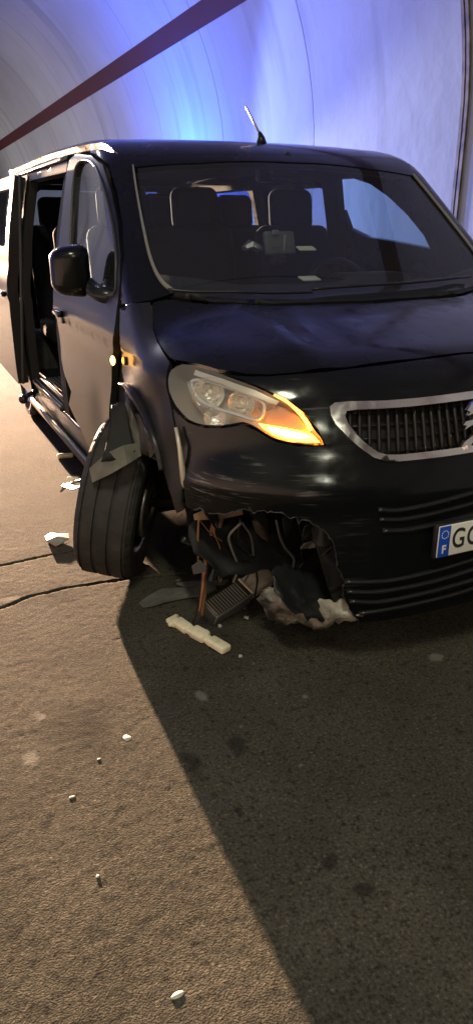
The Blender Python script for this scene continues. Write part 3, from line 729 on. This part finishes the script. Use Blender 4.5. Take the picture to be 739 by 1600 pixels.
# ---- black inner body behind the panels
panel('inner_body', cylp([-62,-62,-50,-30,30,62,62,62], [.95,.62,.62,.62,.62,.62,.80,.95]), 'c', DARK, van, off=-.10, thick=.01, step=.07)
panel('inner_body', cylp([-34,-20,0,20,45,52,52,20,0,-28], [.60,.60,.60,.60,.60,.55,.22,.2,.2,.2]), 'c', DARK, van, off=-.06, thick=.01, step=.07)
panel('door_jamb', side([(1.02,.45),(1.02,1.12),(1.28,1.14),(1.45,.9),(1.45,.45)]), 'x-', DARK, van, off=-.045, thick=.03, step=.06)
# ---- front doors
DOOR = [(183,481),(180,520),(174,563),(170,620),(169,670),(165,700),(157,722),(140,700),(122,662),(108,632),(112,612),(101,585),(95,560),(89,500),(86,440),(91,400),(98,330),(104,272),(109,250),(120,240),(143,243),(161,257),(175,300),(185,350),(189,400),(188,440)]
DWIN = [(110,425),(113,330),(117,275),(124,254),(138,250),(151,262),(164,298),(176,350),(182,395),(182,430),(178,460),(140,457),(111,450)]
dP, wP = pix(DOOR), pix(DWIN)
def Fdoor(x, y, z):   # door skin with the swage line and a shallow dent
    return F(x, y, z)+.006*np.exp(-((z-.80-.05*(y-1.3))/.10)**2)-.004*np.exp(-((z-1.03)/.03)**2)+.006*np.exp(-(((y-1.45)/.14)**2+((z-.62)/.12)**2))
fd = panel('front_door', dP, 'x-', PAINT_DUSTY, van, step=.03, holes=[wP], f=Fdoor, thick=.03)
panel('window', wP, 'x-', SGLASS, fd, off=-.012, thick=0, step=.04)
wl = np.vstack([wP, wP[:1]]); wl = pix(cr(DWIN, 3, True)); wl = wl+grad(wl)*.002
tube('window_seal', np.vstack([wl, wl[:1]]), .006, mat('seal_rubber', (.05,.05,.048), .35), fd, 6)
h_ = pix([(94,488)])[0]
rbox('door_handle', (.03,.15,.035), (h_[0]-.016, h_[1]-.02, h_[2]), PAINT, fd, .012)
rbox('handle_cup', (.012,.10,.06), (h_[0]-.001, h_[1]-.03, h_[2]-.02), BLACKG, fd, .005)
# far side
FWIN_PX = [(531,268),(550,266),(566,272),(590,286),(615,306),(640,335),(660,366),(668,388),(640,382),(600,374),(572,370),(545,356),(540,330)]
fw3 = np.array([hit(p, 0, .87) for p in FWIN_PX]); fw3[:,2] = np.minimum(fw3[:,2], 1.695)
dl = np.array([(.9,1.16,1.13),(.9,1.30,.5),(.9,1.4,.42),(.9,2.28,.42),(.9,2.34,.7),(.9,2.36,1.15),(.85,2.32,1.6),(.82,2.2,1.735),(.82,1.72,1.735),(.85,1.52,1.66),(.88,1.30,1.45),(.9,1.17,1.28)])
fdl = panel('front_door', dl, 'x+', PAINT, van, step=.05, holes=[fw3], thick=.03)
panel('window', fw3, 'x+', SGLASS, fdl, off=-.012, thick=0, step=.05)
def body_side(name, s, y0, y1, z0, z1, wins, m, shift=None, top=.0, thick=.03, step=.05):
    md = 'x-' if s < 0 else 'x+'
    o = panel(name, side(rrect(y0, y1, z0, z1, .03), s), md, m, van, step=step, holes=[side(rrect(*w_), s) for w_ in wins], thick=thick, shift=shift)
    for w_ in wins: panel('window', side(rrect(*w_), s), md, PGLASS, o, off=-.012, thick=0, step=.08, shift=shift)
    return o
body_side('sliding_door', 1, 2.385, 3.40, .40, 1.735, [(2.50,3.30,1.33,1.66)], PAINT)
body_side('rear_side', 1, 3.42, 4.80, .30, 1.735, [(3.58,4.42,1.33,1.68)], PAINT)
body_side('rear_side', -1, 3.42, 4.80, .30, 1.735, [(3.60,4.42,1.30,1.66)], PAINT)
# right sliding door, slid back along the flank
SH = (-.080, 1.02, 0.0)
sd = body_side('sliding_door', -1, 2.40, 3.40, .40, 1.735, [(2.52,3.28,1.30,1.66)], PAINT_DUSTY, SH, thick=.07, step=.04)
P = march(np.array([(-1.4, y, z) for y, z in rrect(2.402, 3.398, .405, 1.73, .04)]), np.array([(1.,0,0)]*20))+np.array([-.045,1.02,0])
tube('door_seal', np.vstack([P, P[:1]]), .012, mat('seal_rubber'), sd, 8)
rbox('door_handle', (.03,.16,.035), (-1.05, 3.58, 1.0), PAINT, sd, .012)
rbox('inner_trim', (.02,.80,.70), (-.950, 3.92, .82), INNER, sd, .01)
tube('roller_arm', [(-.86,3.40,.37),(-.94,3.34,.36),(-1.02,3.26,.345)], [.018,.016,.016], BLACKG, sd, 8)
bm_obj('roller', (lambda b: (bmesh.ops.create_uvsphere(b, u_segments=16, v_segments=10, radius=.032, matrix=T(-1.035,3.24,.335)), b)[1])(bmesh.new()), BLACKG, sd, True)
# pillar B right, door opening frame
panel('pillar', side([(2.30,.42),(2.44,.42),(2.46,1.2),(2.44,1.72),(2.28,1.72),(2.33,1.2)]), 'x-', DARK, van, off=-.03, thick=.05, step=.06)
panel('pillar', side([(2.28,.42),(2.44,.42),(2.46,1.2),(2.44,1.72),(2.28,1.72),(2.33,1.2)], 1), 'x+', DARK, van, off=-.032, thick=.05, step=.06)
panel('pillar', side([(3.36,.42),(3.46,.42),(3.46,1.74),(3.36,1.74)], 1), 'x+', DARK, van, off=-.032, thick=.03, step=.06)
panel('pillar', side([(3.36,.42),(3.46,.42),(3.46,1.74),(3.36,1.74)]), 'x-', DARK, van, off=-.012, thick=.05, step=.06)
panel('door_frame', side([(2.30,1.69),(3.46,1.70),(3.46,1.755),(2.30,1.745)]), 'x-', BLACKG, van, off=-.008, thick=.05, step=.05)
panel('door_frame', side([(1.70,1.70),(4.78,1.70),(4.78,1.81),(1.70,1.80)], 1), 'x+', DARK, van, off=-.015, thick=.05, step=.04)
# sill and ribbed step in the open doorway
sill = rbox('sill', (.10, 2.05, .15), (-.875, 2.42, .335), PAINT_DUSTY, van, .02)
rbox('sill', (.10, 3.4, .2), (.875, 3.05, .33), BLACK, van, .02)
rbox('sill_trim', (.035, 1.75, .045), (-.945, 2.55, .28), BLACK, sill, .012)
stp = rbox('step', (.28, .92, .03), (-.80, 2.93, .425), BLACKG, van, .008)
for k in range(9): rbox('tread_rib', (.006, .86, .008), (-.92+.026*k, 2.93, .443), TRIM, stp, .002)
# ---- tailgate
tg = [(-.74,.45),(.74,.45),(.80,.9),(.78,1.35),(.70,1.75),(-.70,1.75),(-.78,1.35),(-.80,.9)]
TWIN = [(-.60,1.30),(.56,1.30),(.575,1.55),(.55,1.66),(.50,1.705),(-.50,1.705),(-.56,1.66),(-.60,1.55)]
tgo = panel('tailgate', np.array([(x, 4.9, z) for x, z in tg]), 'r', PAINT, van, step=.08, holes=[np.array([(x, 4.9, z) for x, z in TWIN])], thick=.04)
panel('window', np.array([(x, 4.9, z) for x, z in TWIN]), 'r', PGLASS, tgo, off=-.01, thick=0, step=.08)
rbox('roof_header', (1.46, .14, .07), (0, 4.72, 1.775), DARK, van, .02)
# ---- floor and firewall
rbox('floor', (1.66, 3.65, .10), (0, 3.0, .37), DARK, van, .02)
rbox('firewall', (1.62, .06, .75), (0, 1.22, .68), DARK, van, .02)
rbox('engine_block', (.95, .62, .45), (.12, .74, .62), DARK, van, .06)
rbox('radiator', (1.05, .06, .40), (.15, .24, .50), DARK, van, .01)
rbox('bumper_beam', (1.30, .06, .10), (.05, .10, .50), mat('steel_beam', (.06,.06,.06), .45, .6), van, .015)
rbox('underbody', (1.25, .9, .06), (0.1, .78, .24), DARK, van, .02)
rbox('light_blocker', (.40,.025,.40), (-.70, 1.56, .255), BLACK, van, .008)  # sheet added to block headlamp light behind the wheel
rbox('light_blocker', (.30,.025,.30), (-.70, 2.0, .20), BLACK, van, .008)  # second added sheet, also blocks lamp light under the van
rbox('rear_bumper', (1.72, .16, .40), (0, 4.86, .50), BLACK, van, .05)
rbox('underbody', (1.62, 3.2, .07), (.0, 2.95, .265), DARK, van, .02)
rbox('underbody', (.34, .60, .10), (-.62, 1.62, .20), DARK, van, .03)  # low block added to keep headlamp light off the ground here
# ---- wheel arch liner and loose parts of the smashed corner
V = []; Fc = []; nA = 22
for i in range(nA+1):
    a = R(-8+192*i/nA)
    for k, x in enumerate((-.90,-.80,-.66,-.54)):
        rr = .425+.012*math.sin(9*a+2*k); V.append((x, .92+rr*math.cos(a), .37+rr*math.sin(a)))
for i in range(nA):
    for k in range(3): a = i*4+k; Fc.append((a, a+1, a+5, a+4))
n0 = len(V); V.append((-.54,.92,.37)); Fc += [(i*4+3, n0, (i+1)*4+3) for i in range(nA)]
liner = mk('wheel_liner', V, Fc, LINER, van, True)
# ---- front right wheel: toed out, leaning
def wheel(M, parent, r=.342, wd=.24):
    hub = empty('wheel'); hub.parent = parent
    h = wd/2
    prof = [(.225,-h*.86),(.25,-h*.97),(.285,-h*1.02),(.315,-h*.97),(.331,-h*.86),(.338,-h*.74)]
    for gx in (-.48,-.16,.16,.48):
        prof += [(r,(gx-.045)*h*1.6 if gx > -.4 else (gx-.045)*h*1.45),(r-.008,(gx-.04)*h*1.5),(r-.008,(gx+.04)*h*1.5),(r,(gx+.045)*h*1.55)]
    prof += [(.338,h*.80),(.331,h*.88),(.315,h*.97),(.285,h*1.02),(.25,h*.97),(.225,h*.86)]
    prof = [(a, b) for a, b in prof]
    n = 120; K = len(prof); V = []; Fc = []
    for i in range(n):
        a = 2*math.pi*i/n
        for k, (rr, x) in enumerate(prof):
            # sipes: shoulder blocks cut every few degrees; contact patch squashed
            cut = .004 if (k <= 6 and k >= 4 or K-7 <= k <= K-5) and i % 4 == 0 else (.0012 if 6 < k < K-7 and (i+2*k) % 5 == 0 else 0)
            zz = (rr-cut)*math.sin(a); yy = (rr-cut)*math.cos(a)
            if zz < -.325: zz = -.325+(zz+.325)*.25
            V.append((x*(1.05 if zz < -.29 else 1), yy, zz))
    for i in range(n):
        j = (i+1) % n
        for k in range(K-1): Fc.append((i*K+k, j*K+k, j*K+k+1, i*K+k+1))
    V = [tuple(M @ Vector(v)) for v in V]
    ty = mk('tyre', V, Fc, RUBBER, parent, False)
    rim = lathe('rim', [(.05,-h*.5),(.19,-h*.55),(.215,-h*.8),(.232,-h*.88),(.226,-h*.7),(.21,-h*.4),(.21,h*.8),(.23,h*.88)], 40, ALLOY, ty, M)
    for k in range(5):
        b = box_bm((.03,.055,.16), .012, 2, M @ T(0,0,0,2*math.pi*k/5) @ T(-h*.6,0,.13)); bm_obj('spoke', b, ALLOY, ty, True)
    lathe('hub_cap', [(.0,-h*.74),(.04,-h*.7),(.055,-h*.5)], 20, BLACKG, ty, M)
    bpy.data.objects.remove(hub); ty.name = 'wheel'; return ty
MW = T(-.968, 1.10, .341, 0, R(10), R(-30))
fwheel = wheel(MW, van); fwheel['label'] = 'splayed front wheel turned outwards with dusty tyre'
wheel(T(.80, .90, .333), van); wheel(T(-.76, 4.16, .333), van); wheel(T(.80, 4.16, .333), van)
lathe('brake_disc', [(.06,.10),(.15,.10),(.15,.125),(.06,.125)], 28, METAL, van, MW)
tube('drive_shaft', [(-.86,1.02,.33),(-.6,.96,.32),(-.3,.92,.33)], .022, DARK, van, 8)
tube('strut', [(-.80,1.02,.36),(-.74,1.0,.62),(-.70,.98,.90)], [.03,.035,.05], DARK, van, 8)
# ---- door mirror
def mirror(s):
    c = np.array([s*1.03, 1.46, 1.255])
    bm = box_bm((.165,.12,.205), .05, 5, T(c[0], c[1], c[2], R(4), 0, R(10*s)))
    for v in bm.verts:
        t = (v.co.x-c[0])*s/.085
        v.co.z = c[2]+(v.co.z-c[2])*(1-.10*t); v.co.y += .03*t*t
    o = bm_obj('door_mirror', bm, PAINT, van, True)
    tube('mirror_arm', [c+(-s*.05,0,-.055), c+(-s*.08,-.03,-.075), (s*.945,1.36,1.165),(s*.90,1.28,1.155)], [.05,.042,.040,.048], BLACKG, o, 10, .8)
    b = box_bm((.13,.006,.15), .003, 1, T(c[0], c[1]+.064, c[2], R(4), 0, R(10*s))); bm_obj('mirror_glass', b, CHROME, o)
    return o
mirror(-1); mirror(1)
# ---- interior
rbox('dashboard', (1.60,.52,.22), (0,1.32,1.05), DASH, van, .09)
rbox('dashboard_top', (1.50,.34,.10), (0,1.12,1.125), DASH, van, .045, (R(-4),0,0))
rbox('instrument_hood', (.42,.20,.12), (.42,1.38,1.16), DASH, van, .05)
sw = empty('x'); bpy.data.objects.remove(sw)
a_ = np.linspace(0, 2*math.pi, 33); Ms = T(.42,1.62,1.10, R(-28))
tube('steering_wheel', [tuple(Ms @ Vector((.185*math.cos(t), 0, .185*math.sin(t)))) for t in a_], .016, BLACKG, van, 8)
rbox('steering_hub', (.34,.05,.09), (.42,1.61,1.09), BLACKG, van, .02, (R(-28),0,0))
def seat(x, y, wd=.46, nh=1, parent=None):
    b = box_bm((wd,.50,.16), .05, 3, T(x, y-.22, .72)); 
    box_bm((wd,.14,.74), .06, 4, T(x, y+.07, 1.07, R(-12)), b)
    o = bm_obj('seat', b, FABRIC, van, True)
    for k in range(nh):
        hx = x+(k-(nh-1)/2)*wd/max(nh,1)
        rbox('headrest', (.27,.11,.23), (hx, y+.16, 1.515), FABRIC, o, .054, (R(-8),0,0), 5)
        for q in (-.06,.06): tube('headrest_post', [(hx+q,y+.13,1.33),(hx+q,y+.165,1.46)], .007, METAL, o, 6)
    return o
seat(.44, 2.08); seat(-.36, 2.08, .82, 2)
for y in (3.05, 3.98):
    for x in (-.52, 0.0, .52): seat(x, y, .46)
rbox('rear_view_mirror', (.25,.035,.075), (0.02,1.58,1.66), BLACKG, van, .02)
tube('mirror_stem', [(0.02,1.57,1.69),(0.02,1.50,1.74)], .012, BLACKG, van, 8)
rbox('sensor_cover', (.16,.10,.08), (0.02,1.58,1.68), BLACKG, van, .03)
for s in (-1,1): rbox('sun_visor', (.42,.02,.14), (s*.36,1.62,1.72), INNER, van, .008, (R(-62),0,0))

# ================================================================== things lying on the dashboard
def on_dash(px, y): return hit(px, 1, y)
def slip(px, y, w_, d_, rot, label, m=PAPER):
    c = on_dash(px, y); c[2] = max(c[2], 1.18)
    o = rbox('paper_slip', (w_, d_, .006), tuple(c), m, None, .001, (R(14),0,rot)); return tag(o, label, 'paper')
slip((483,435), 1.0, .085, .05, R(2), 'pale yellow paper slip lying at the foot of the windscreen')

slip((478,388), 1.12, .075, .05, R(-8), 'cream paper slip with a dark mark lying deeper on the dashboard')
c = on_dash((436,380), 1.22)
pm = tag(rbox('phone_holder', (.15,.03,.10), tuple(c), GREYPL, None, .012, (R(-14),0,R(4))), 'grey phone holder standing on the dashboard', 'phone holder')
rbox('clip', (.012,.012,.07), (c[0]+.015, c[1]-.022, c[2]), METAL, pm, .004); rbox('clip', (.03,.012,.02), (c[0]-.03, c[1]-.02, c[2]+.045), METAL, pm, .004)
rbox('foot', (.06,.06,.05), (c[0], c[1]+.01, c[2]-.065), BLACK, pm, .01)
c = on_dash((399,388), 1.16)
V, Fc = tube_geo([c+(-.05,0,.0), c+(-.02,.01,.012), c+(.01,0,.0), c+(.035,.012,-.006)], [.010,.022,.018,.008], 8); V = [np.array(v)+(rng.random(3)-.5)*.012 for v in V]
tag(mk('foil_wrapper', V, Fc, METAL), 'crumpled shiny foil wrapper on the dashboard', 'wrapper')

# ================================================================== broken pieces still hanging on the van
def sheet(name, px_rows, ys_rows, m, parent, nz_=.012, sub=4, th=.004):
    rows = []
    for L, y in zip(px_rows, ys_rows): rows.append(cr([hit(p, 1, yy) for p, yy in zip(L, np.broadcast_to(y, (len(L),)))], sub))
    A = np.stack([cr(np.stack([r_[i] for r_ in rows]), sub) for i in range(rows[0].shape[0])], 1)
    A = A+(rng.random(A.shape)-.5)*nz_; A[...,2] = np.maximum(A[...,2], .008); n, k = A.shape[:2]; V = [*A.reshape(-1,3)]; N = len(V)
    Fc = [(i*k+j, i*k+j+1, (i+1)*k+j+1, (i+1)*k+j) for i in range(n-1) for j in range(k-1)]
    o = mk(name, V, Fc, m, parent, True); md = o.modifiers.new('s', 'SOLIDIFY'); md.thickness = th; return o
def ribbon(name, P, wdir, w_, th, m, parent, noise=0.0):
    """a strip along P, width w_ across wdir, thickness th"""
    P = np.asarray(P, float); wd = np.asarray(wdir, float); wd /= np.linalg.norm(wd); V = []; Fc = []; n = len(P); w_ = np.broadcast_to(w_, (n,))
    for i in range(n):
        t = P[min(i+1,n-1)]-P[max(i-1,0)]; t /= np.linalg.norm(t); nn = np.cross(t, wd); nn /= np.linalg.norm(nn); j = (rng.random(3)-.5)*noise
        V += [P[i]+wd*w_[i]/2+nn*th/2+j, P[i]-wd*w_[i]/2+nn*th/2+j, P[i]-wd*w_[i]/2-nn*th/2+j, P[i]+wd*w_[i]/2-nn*th/2+j]
    for i in range(n-1):
        for k in range(4): a = i*4+k; b = i*4+(k+1) % 4; Fc.append((a, b, b+4, a+4))
    Fc += [(3,2,1,0), tuple((n-1)*4+k for k in range(4))]
    return mk(name, V, Fc, m, parent)
sheet('fender_flap', [[(196,612),(206,606),(222,628),(238,660),(250,706)], [(197,650),(206,650),(220,664),(234,686),(250,714)], [(200,696),(208,702),(220,708),(234,714),(250,722)]], [[1.0,.98,.92,.86,.80],[.90,.88,.86,.83,.79],[.84,.83,.81,.79,.77]], mat('scuffed_paint'), van, .006, 5)
sheet('dark_gap_sheet', [[(175,634),(184,630),(195,628)], [(170,680),(186,678),(206,674)], [(158,722),(184,718),(212,706)]], [[.88,.86,.84],[.82,.81,.80],[.77,.76,.75]], DARK, van, .004, 4)  # dark sheet added over the tyre top, standing in for the shaded gap
# broken arch trim plank across the top of the wheel
pk = ribbon('broken_trim', [hit((218,702), 1, .76), hit((196,711), 1, .75), hit((172,724), 1, .77), hit((144,743), 1, .84)], (-.05,.42,.9), [.05,.072,.078,.055], .012, mat('grey_green_plastic', (.10,.105,.085), .4, noise=(20, (.16,.16,.13), .4, .7)), van)
pk['label'] = 'broken grey trim strip bent across the wheel'
tube('broken_trim', [hit((172,690), 0, -1.0), hit((168,712), 0, -1.0), hit((152,735), 0, -1.06), hit((140,742), 0, -1.08)], [.006,.010,.012,.006], mat('scraped_metal', (.62,.55,.42), .35, .3), van, 6, .5)
for p, r in (((151,737),.014),((112,749),.018),((138,744),.008)):
    c = hit(p, 0, -1.09); rbox('broken_clip', (r, r*2.2, r*.9), tuple(c), CREAM, van, r*.3, (.3,.2,.8))
tube('hanging_trim', [hit((140,748), 0, -1.06), hit((122,752), 0, -1.07), hit((104,758), 0, -1.07), hit((96,768), 0, -1.07)], [.012,.016,.015,.008], BLACKG, van, 8, .5)
ribbon('hanging_trim', [hit((135,757), 0, -1.08), hit((118,762), 0, -1.09), hit((99,758), 0, -1.10)], (.8,.3,.4), [.02,.035,.02], .006, PALEPL, van)
# bumper bracket strip along the fender gap
tube('bumper_bracket', [hit((275,668), 0, -.945), hit((281,700), 0, -.945), hit((286,740), 0, -.94), hit((289,785), 0, -.93)], [.006,.008,.011,.007], mat('scraped_metal'), van, 6)
# wiring loom hanging out of the corner
loom = [[(345,790),(336,815),(326,850),(321,885),(317,920),(312,955)], [(350,788),(343,820),(330,858),(322,892),(320,930),(316,962)], [(340,795),(330,830),(320,865),(316,900),(311,935),(304,968),(292,985)]]
for k, L in enumerate(loom):
    P = cr([hit(p, 1, .42+.02*k+.04*i/5) for i, p in enumerate(L)], 5); P[:,2] = np.maximum(P[:,2], .012)
    tube('wire', P, np.interp(np.linspace(0,1,len(P)), [0,.5,1], [.014,.009,.005]) if k < 2 else .004, RUST if k < 2 else BLACK, van, 6)
ribbon('torn_bracket', [hit((304,806), 1, .40), hit((322,803), 1, .38), hit((350,802), 1, .37), hit((378,800), 1, .36)], (0,.5,.8), [.02,.035,.045,.02], .005, mat('tan_plastic', (.34,.24,.13), .5), van, .01)
ribbon('torn_bracket', [hit((336,803), 1, .39), hit((343,795), 1, .37), hit((350,786), 1, .36)], (1,.2,0), [.05,.04,.015], .004, mat('tan_plastic'), van)
tube('hose', cr([hit(p, 1, .50) for p in [(285,842),(310,848),(345,838),(400,832),(425,850)]], 5), .014, BLACKG, van, 8)
tube('hose', cr([hit(p, 1, .42) for p in [(402,812),(412,840),(428,868),(440,872)]], 5), [.022]*16, mat('worn_bracket', (.10,.075,.06), .5), van, 8)
# crumpled inner wing hanging behind the torn edge
sheet('torn_liner', [[(300,800),(340,812),(385,806),(440,808),(500,828)], [(300,850),(345,862),(400,850),(450,850),(520,862)], [(330,890),(360,900),(410,890),(460,905),(530,915)]], [.46,.40,.34], DARK, van, .02)
sheet('torn_undertray', [[(412,920),(440,916),(470,925),(505,935),(540,938),(560,948)], [(404,938),(440,945),(470,952),(505,962),(535,962),(566,958)], [(418,962),(440,972),(470,973),(500,983),(530,970),(560,966)]], [[.32,.26,.20,.12,.06,.02],[.30,.24,.18,.10,.03,.0],[.34,.28,.22,.14,.06,.02]], PALEPL, van, .016)['label'] = 'torn pale undertray hanging from the bumper corner'
sheet('torn_liner', [[(430,880),(460,885),(500,895),(530,905)], [(425,915),(460,925),(500,935),(540,945)], [(450,955),(480,965),(505,970),(535,960)]], [.20,.14,.10], BLACKG, van, .02)

# ================================================================== debris on the road
def gp3(p, z=0.0): return hit(p, 2, z)
a, b = gp3((268,967), .02), gp3((352,1013), .02); d = b-a; Ln = np.linalg.norm(d); rz = math.atan2(d[1], d[0])
bm = None
for t, l, w_, h in ((.05,.05,.045,.022),(.22,.075,.046,.030),(.37,.05,.036,.026),(.54,.07,.050,.034),(.70,.05,.034,.024),(.88,.085,.046,.030)):
    c = a+d*t; M = T(c[0], c[1], h/2+.004, R(random.uniform(-12,12)), R(random.uniform(-4,4)), rz+R(random.uniform(-8,8)))
    bm = box_bm((l*1.1, w_, h), .009, 3, M, bm)
c = a+d*.04; box_bm((.02,.075,.02), .007, 3, T(c[0], c[1], .018, 0, 0, rz+.5), bm)
tag(bm_obj('plastic_lever', bm, CREAM, None, True), 'knobbly cream plastic lever lying on the dark road under the smashed corner', 'car part')
# finned cooler block with a cream end tank
a, b = gp3((322,966), .02), gp3((420,907), .05); d = b-a; rz = math.atan2(d[1], d[0]); Ln = np.linalg.norm(d); c = (a+b)/2
cool = empty('cooler_block', (0,0,0)); tag(cool, 'finned grey cooler block with cream end lying beneath the torn bumper', 'car part')
Mx = T(c[0], c[1], .055, R(28), R(-7), rz)
bm_obj('core', box_bm((Ln*.56,.085,.06), .004, 2, Mx @ T(-Ln*.20,0,0)), mat('dusty_fins', (.10,.092,.080), .5, .4), cool)
bm_obj('end_tank', box_bm((Ln*.40,.082,.062), .010, 3, Mx @ T(Ln*.29,0,.002)), mat('dirty_cream', (.74,.69,.54), .5, noise=(18, (.34,.29,.2), .4, .75)), cool, True)
for k in range(13):
    bm_obj('fin', box_bm((.004,.074,.006), .001, 1, Mx @ T(-Ln*.45+Ln*.038*k, 0, .032)), mat('fin_metal', (.30,.28,.25), .4, .5), cool)
bm_obj('frame', box_bm((Ln*.56,.008,.068), .002, 1, Mx @ T(-Ln*.20,-.043,.001)), mat('fin_metal'), cool)
bm_obj('frame', box_bm((.010,.088,.070), .002, 1, Mx @ T(Ln*.085,0,.001)), CREAM, cool)
def shard(name, px_poly, th, m, label, cat, z=.004, lift=0.0, group=None):
    P = [gp3(p, z) for p in px_poly]; V = [(q[0], q[1], z+lift*random.random()) for q in P]; n = len(V); c = np.mean(V, 0); c[2] += lift*.8
    V2 = [np.array(v)+(0,0,th) for v in V]; Vv = [*V, *V2, c+(0,0,th*1.2), c]
    Fc = [(i, (i+1) % n, (i+1) % n+n, i+n) for i in range(n)]+[(i+n, (i+1) % n+n, 2*n) for i in range(n)]+[((i+1) % n, i, 2*n+1) for i in range(n)]
    o = mk(name, Vv, Fc, m); return tag(o, label, cat, group)
shard('plastic_shard', [(218,945),(232,935),(252,925),(290,921),(332,914),(338,922),(318,931),(290,936),(262,942),(238,949),(224,950)], .010, GREYPL, 'long curved grey plastic shard lying behind the cream lever', 'shard', lift=.008)
shard('plastic_shard', [(276,915),(300,912),(330,911),(358,908),(352,914),(318,918),(288,919)], .008, GREYPL, 'thin grey plastic strip lying between the wheel and the cooler block', 'shard', lift=.006)
shard('crumpled_wrapper', [(71,840),(80,834),(93,837),(108,838),(109,845),(96,851),(88,855),(74,849)], .006, mat('pale_wrapper', (.26,.27,.19), .6, noise=(30, (.30,.17,.13), .5, .62)), 'small pale green and pink crumpled wrapper beside the road crack', 'wrapper', lift=.010)
c = gp3((103,713), .018); q = gp3((90,713), .018); d = gp3((115,711), .018)-q
o = tube('plastic_tube', [q, q+d*.1, q+d*.9, q+d], [.014,.017,.017,.014], CREAM, None, 14); tag(o, 'short cream plastic tube lying on the lit road beside the sill', 'car part')
for p, sx, sy, lb_ in (((199,1153),.018,.020,'round white chip on the lit road, largest of the pale chips'),((278,1554),.020,.010,'slim pale chip lying alone near the end of the shadow edge'),((113,1245),.012,.004,'thin curved white splinter on the lit road'),((155,1186),.008,.004,'tiny white splinter beside the round white chip'),((153,1369),.007,.005,'small pale crumb on the rough lit road'),((70,498+0),.0,.0,'')):
    if sx == 0: continue
    c = gp3(p); n = 9; P = []
    pts = [(c[0]+sx*math.cos(2*math.pi*k/n)*random.uniform(.75,1.1), c[1]+sy*math.sin(2*math.pi*k/n)*random.uniform(.75,1.1)) for k in range(n)]
    V = [(x, y, -.004) for x, y in pts]+[(c[0]+(x-c[0])*.7, c[1]+(y-c[1])*.8, .0008) for x, y in pts]+[(c[0], c[1], .001)]
    Fc = [(i, (i+1) % n, (i+1) % n+n, i+n) for i in range(n)]+[(i+n, (i+1) % n+n, 2*n) for i in range(n)]
    tag(mk('chip', V, Fc, mat('chip_white', (.45,.43,.36), .8), None, True), lb_, 'chip', 'pale chips scattered on the road')

# raw torn edge of the bumper skin
te = pix(torn_px, FD); te = te[~np.isnan(te[:,0])]; te = te+grad(te, FD)*.002+(rng.random(te.shape)-.5)*.0015
tube('torn_edge', te, .0010+.0032*rng.random(len(te))**2, mat('raw_plastic', (.035,.035,.036), .4), bumper, 5)
for k, (p, q) in enumerate((((402,800),(415,828)),((452,806),(447,838)),((486,820),(470,842)),((330,800),(336,826)),((522,860),(498,868)))):
    A = pix([p], FD)[0]+(0,.015,0); B = hit(q, 1, A[1]+.05); ribbon('torn_flap', [A, (A+B)/2+(0,-.01,0), B], (1,.3,.2), [.05,.035,.008], .004, BLACKG, van, .008)
# fragments round the impact
for k in range(14):
    p = (random.gauss(380, 85), 900+abs(random.gauss(0, 1))*70+random.random()*25); c = gp3(p); r_ = random.uniform(.005,.016); n = random.randint(4,6); a0 = random.random()*6
    pts = [(c[0]+r_*math.cos(a0+2*math.pi*i/n)*random.uniform(.5,1.2), c[1]+r_*math.sin(a0+2*math.pi*i/n)*random.uniform(.5,1.2)) for i in range(n)]
    V = [(x, y, -.003) for x, y in pts]+[(x, y, random.uniform(.003,.008)) for x, y in pts]
    Fc = [(i, (i+1) % n, (i+1) % n+n, i+n) for i in range(n)]+[tuple(range(n, 2*n))]
    tag(mk('fragment', V, Fc, random.choice([GREYPL, BLACKG, GREYPL, mat('clear_fragment', (.5,.5,.47), .25)])), 'small jagged plastic fragment scattered on the dark road under the smashed corner', 'fragment', 'fragments under the smashed corner')

# thin cables, clips and split plastic hanging in the torn corner
for k in range(9):
    x0 = random.uniform(305, 500); L = [(x0, 806+random.uniform(0, 14))]
    for j in range(4): L.append((L[-1][0]+random.gauss(2, 12), L[-1][1]+random.uniform(16, 34)))
    P = cr([hit(p, 1, .40-.0011*(x0-300)+.02*j) for j, p in enumerate(L)], 5); P[:,2] = np.maximum(P[:,2], .006)
    tube('wire', P, random.uniform(.002, .005), random.choice([BLACK, BLACKG, RUST, GREYPL, TRIM]), van, 5)
for k in range(8):
    p = (random.uniform(300, 500), random.uniform(815, 900)); c = hit(p, 1, .36-.0009*(p[0]-300))
    if c[2] < .03: continue
    a = c+(rng.random(3)-.5)*.10; ribbon('split_plastic', [c, (c+a)/2+(rng.random(3)-.5)*.03, a], rng.random(3)-.3, [.03, .045, .006], .004, random.choice([BLACKG, GREYPL, BLACK]), van, .01)
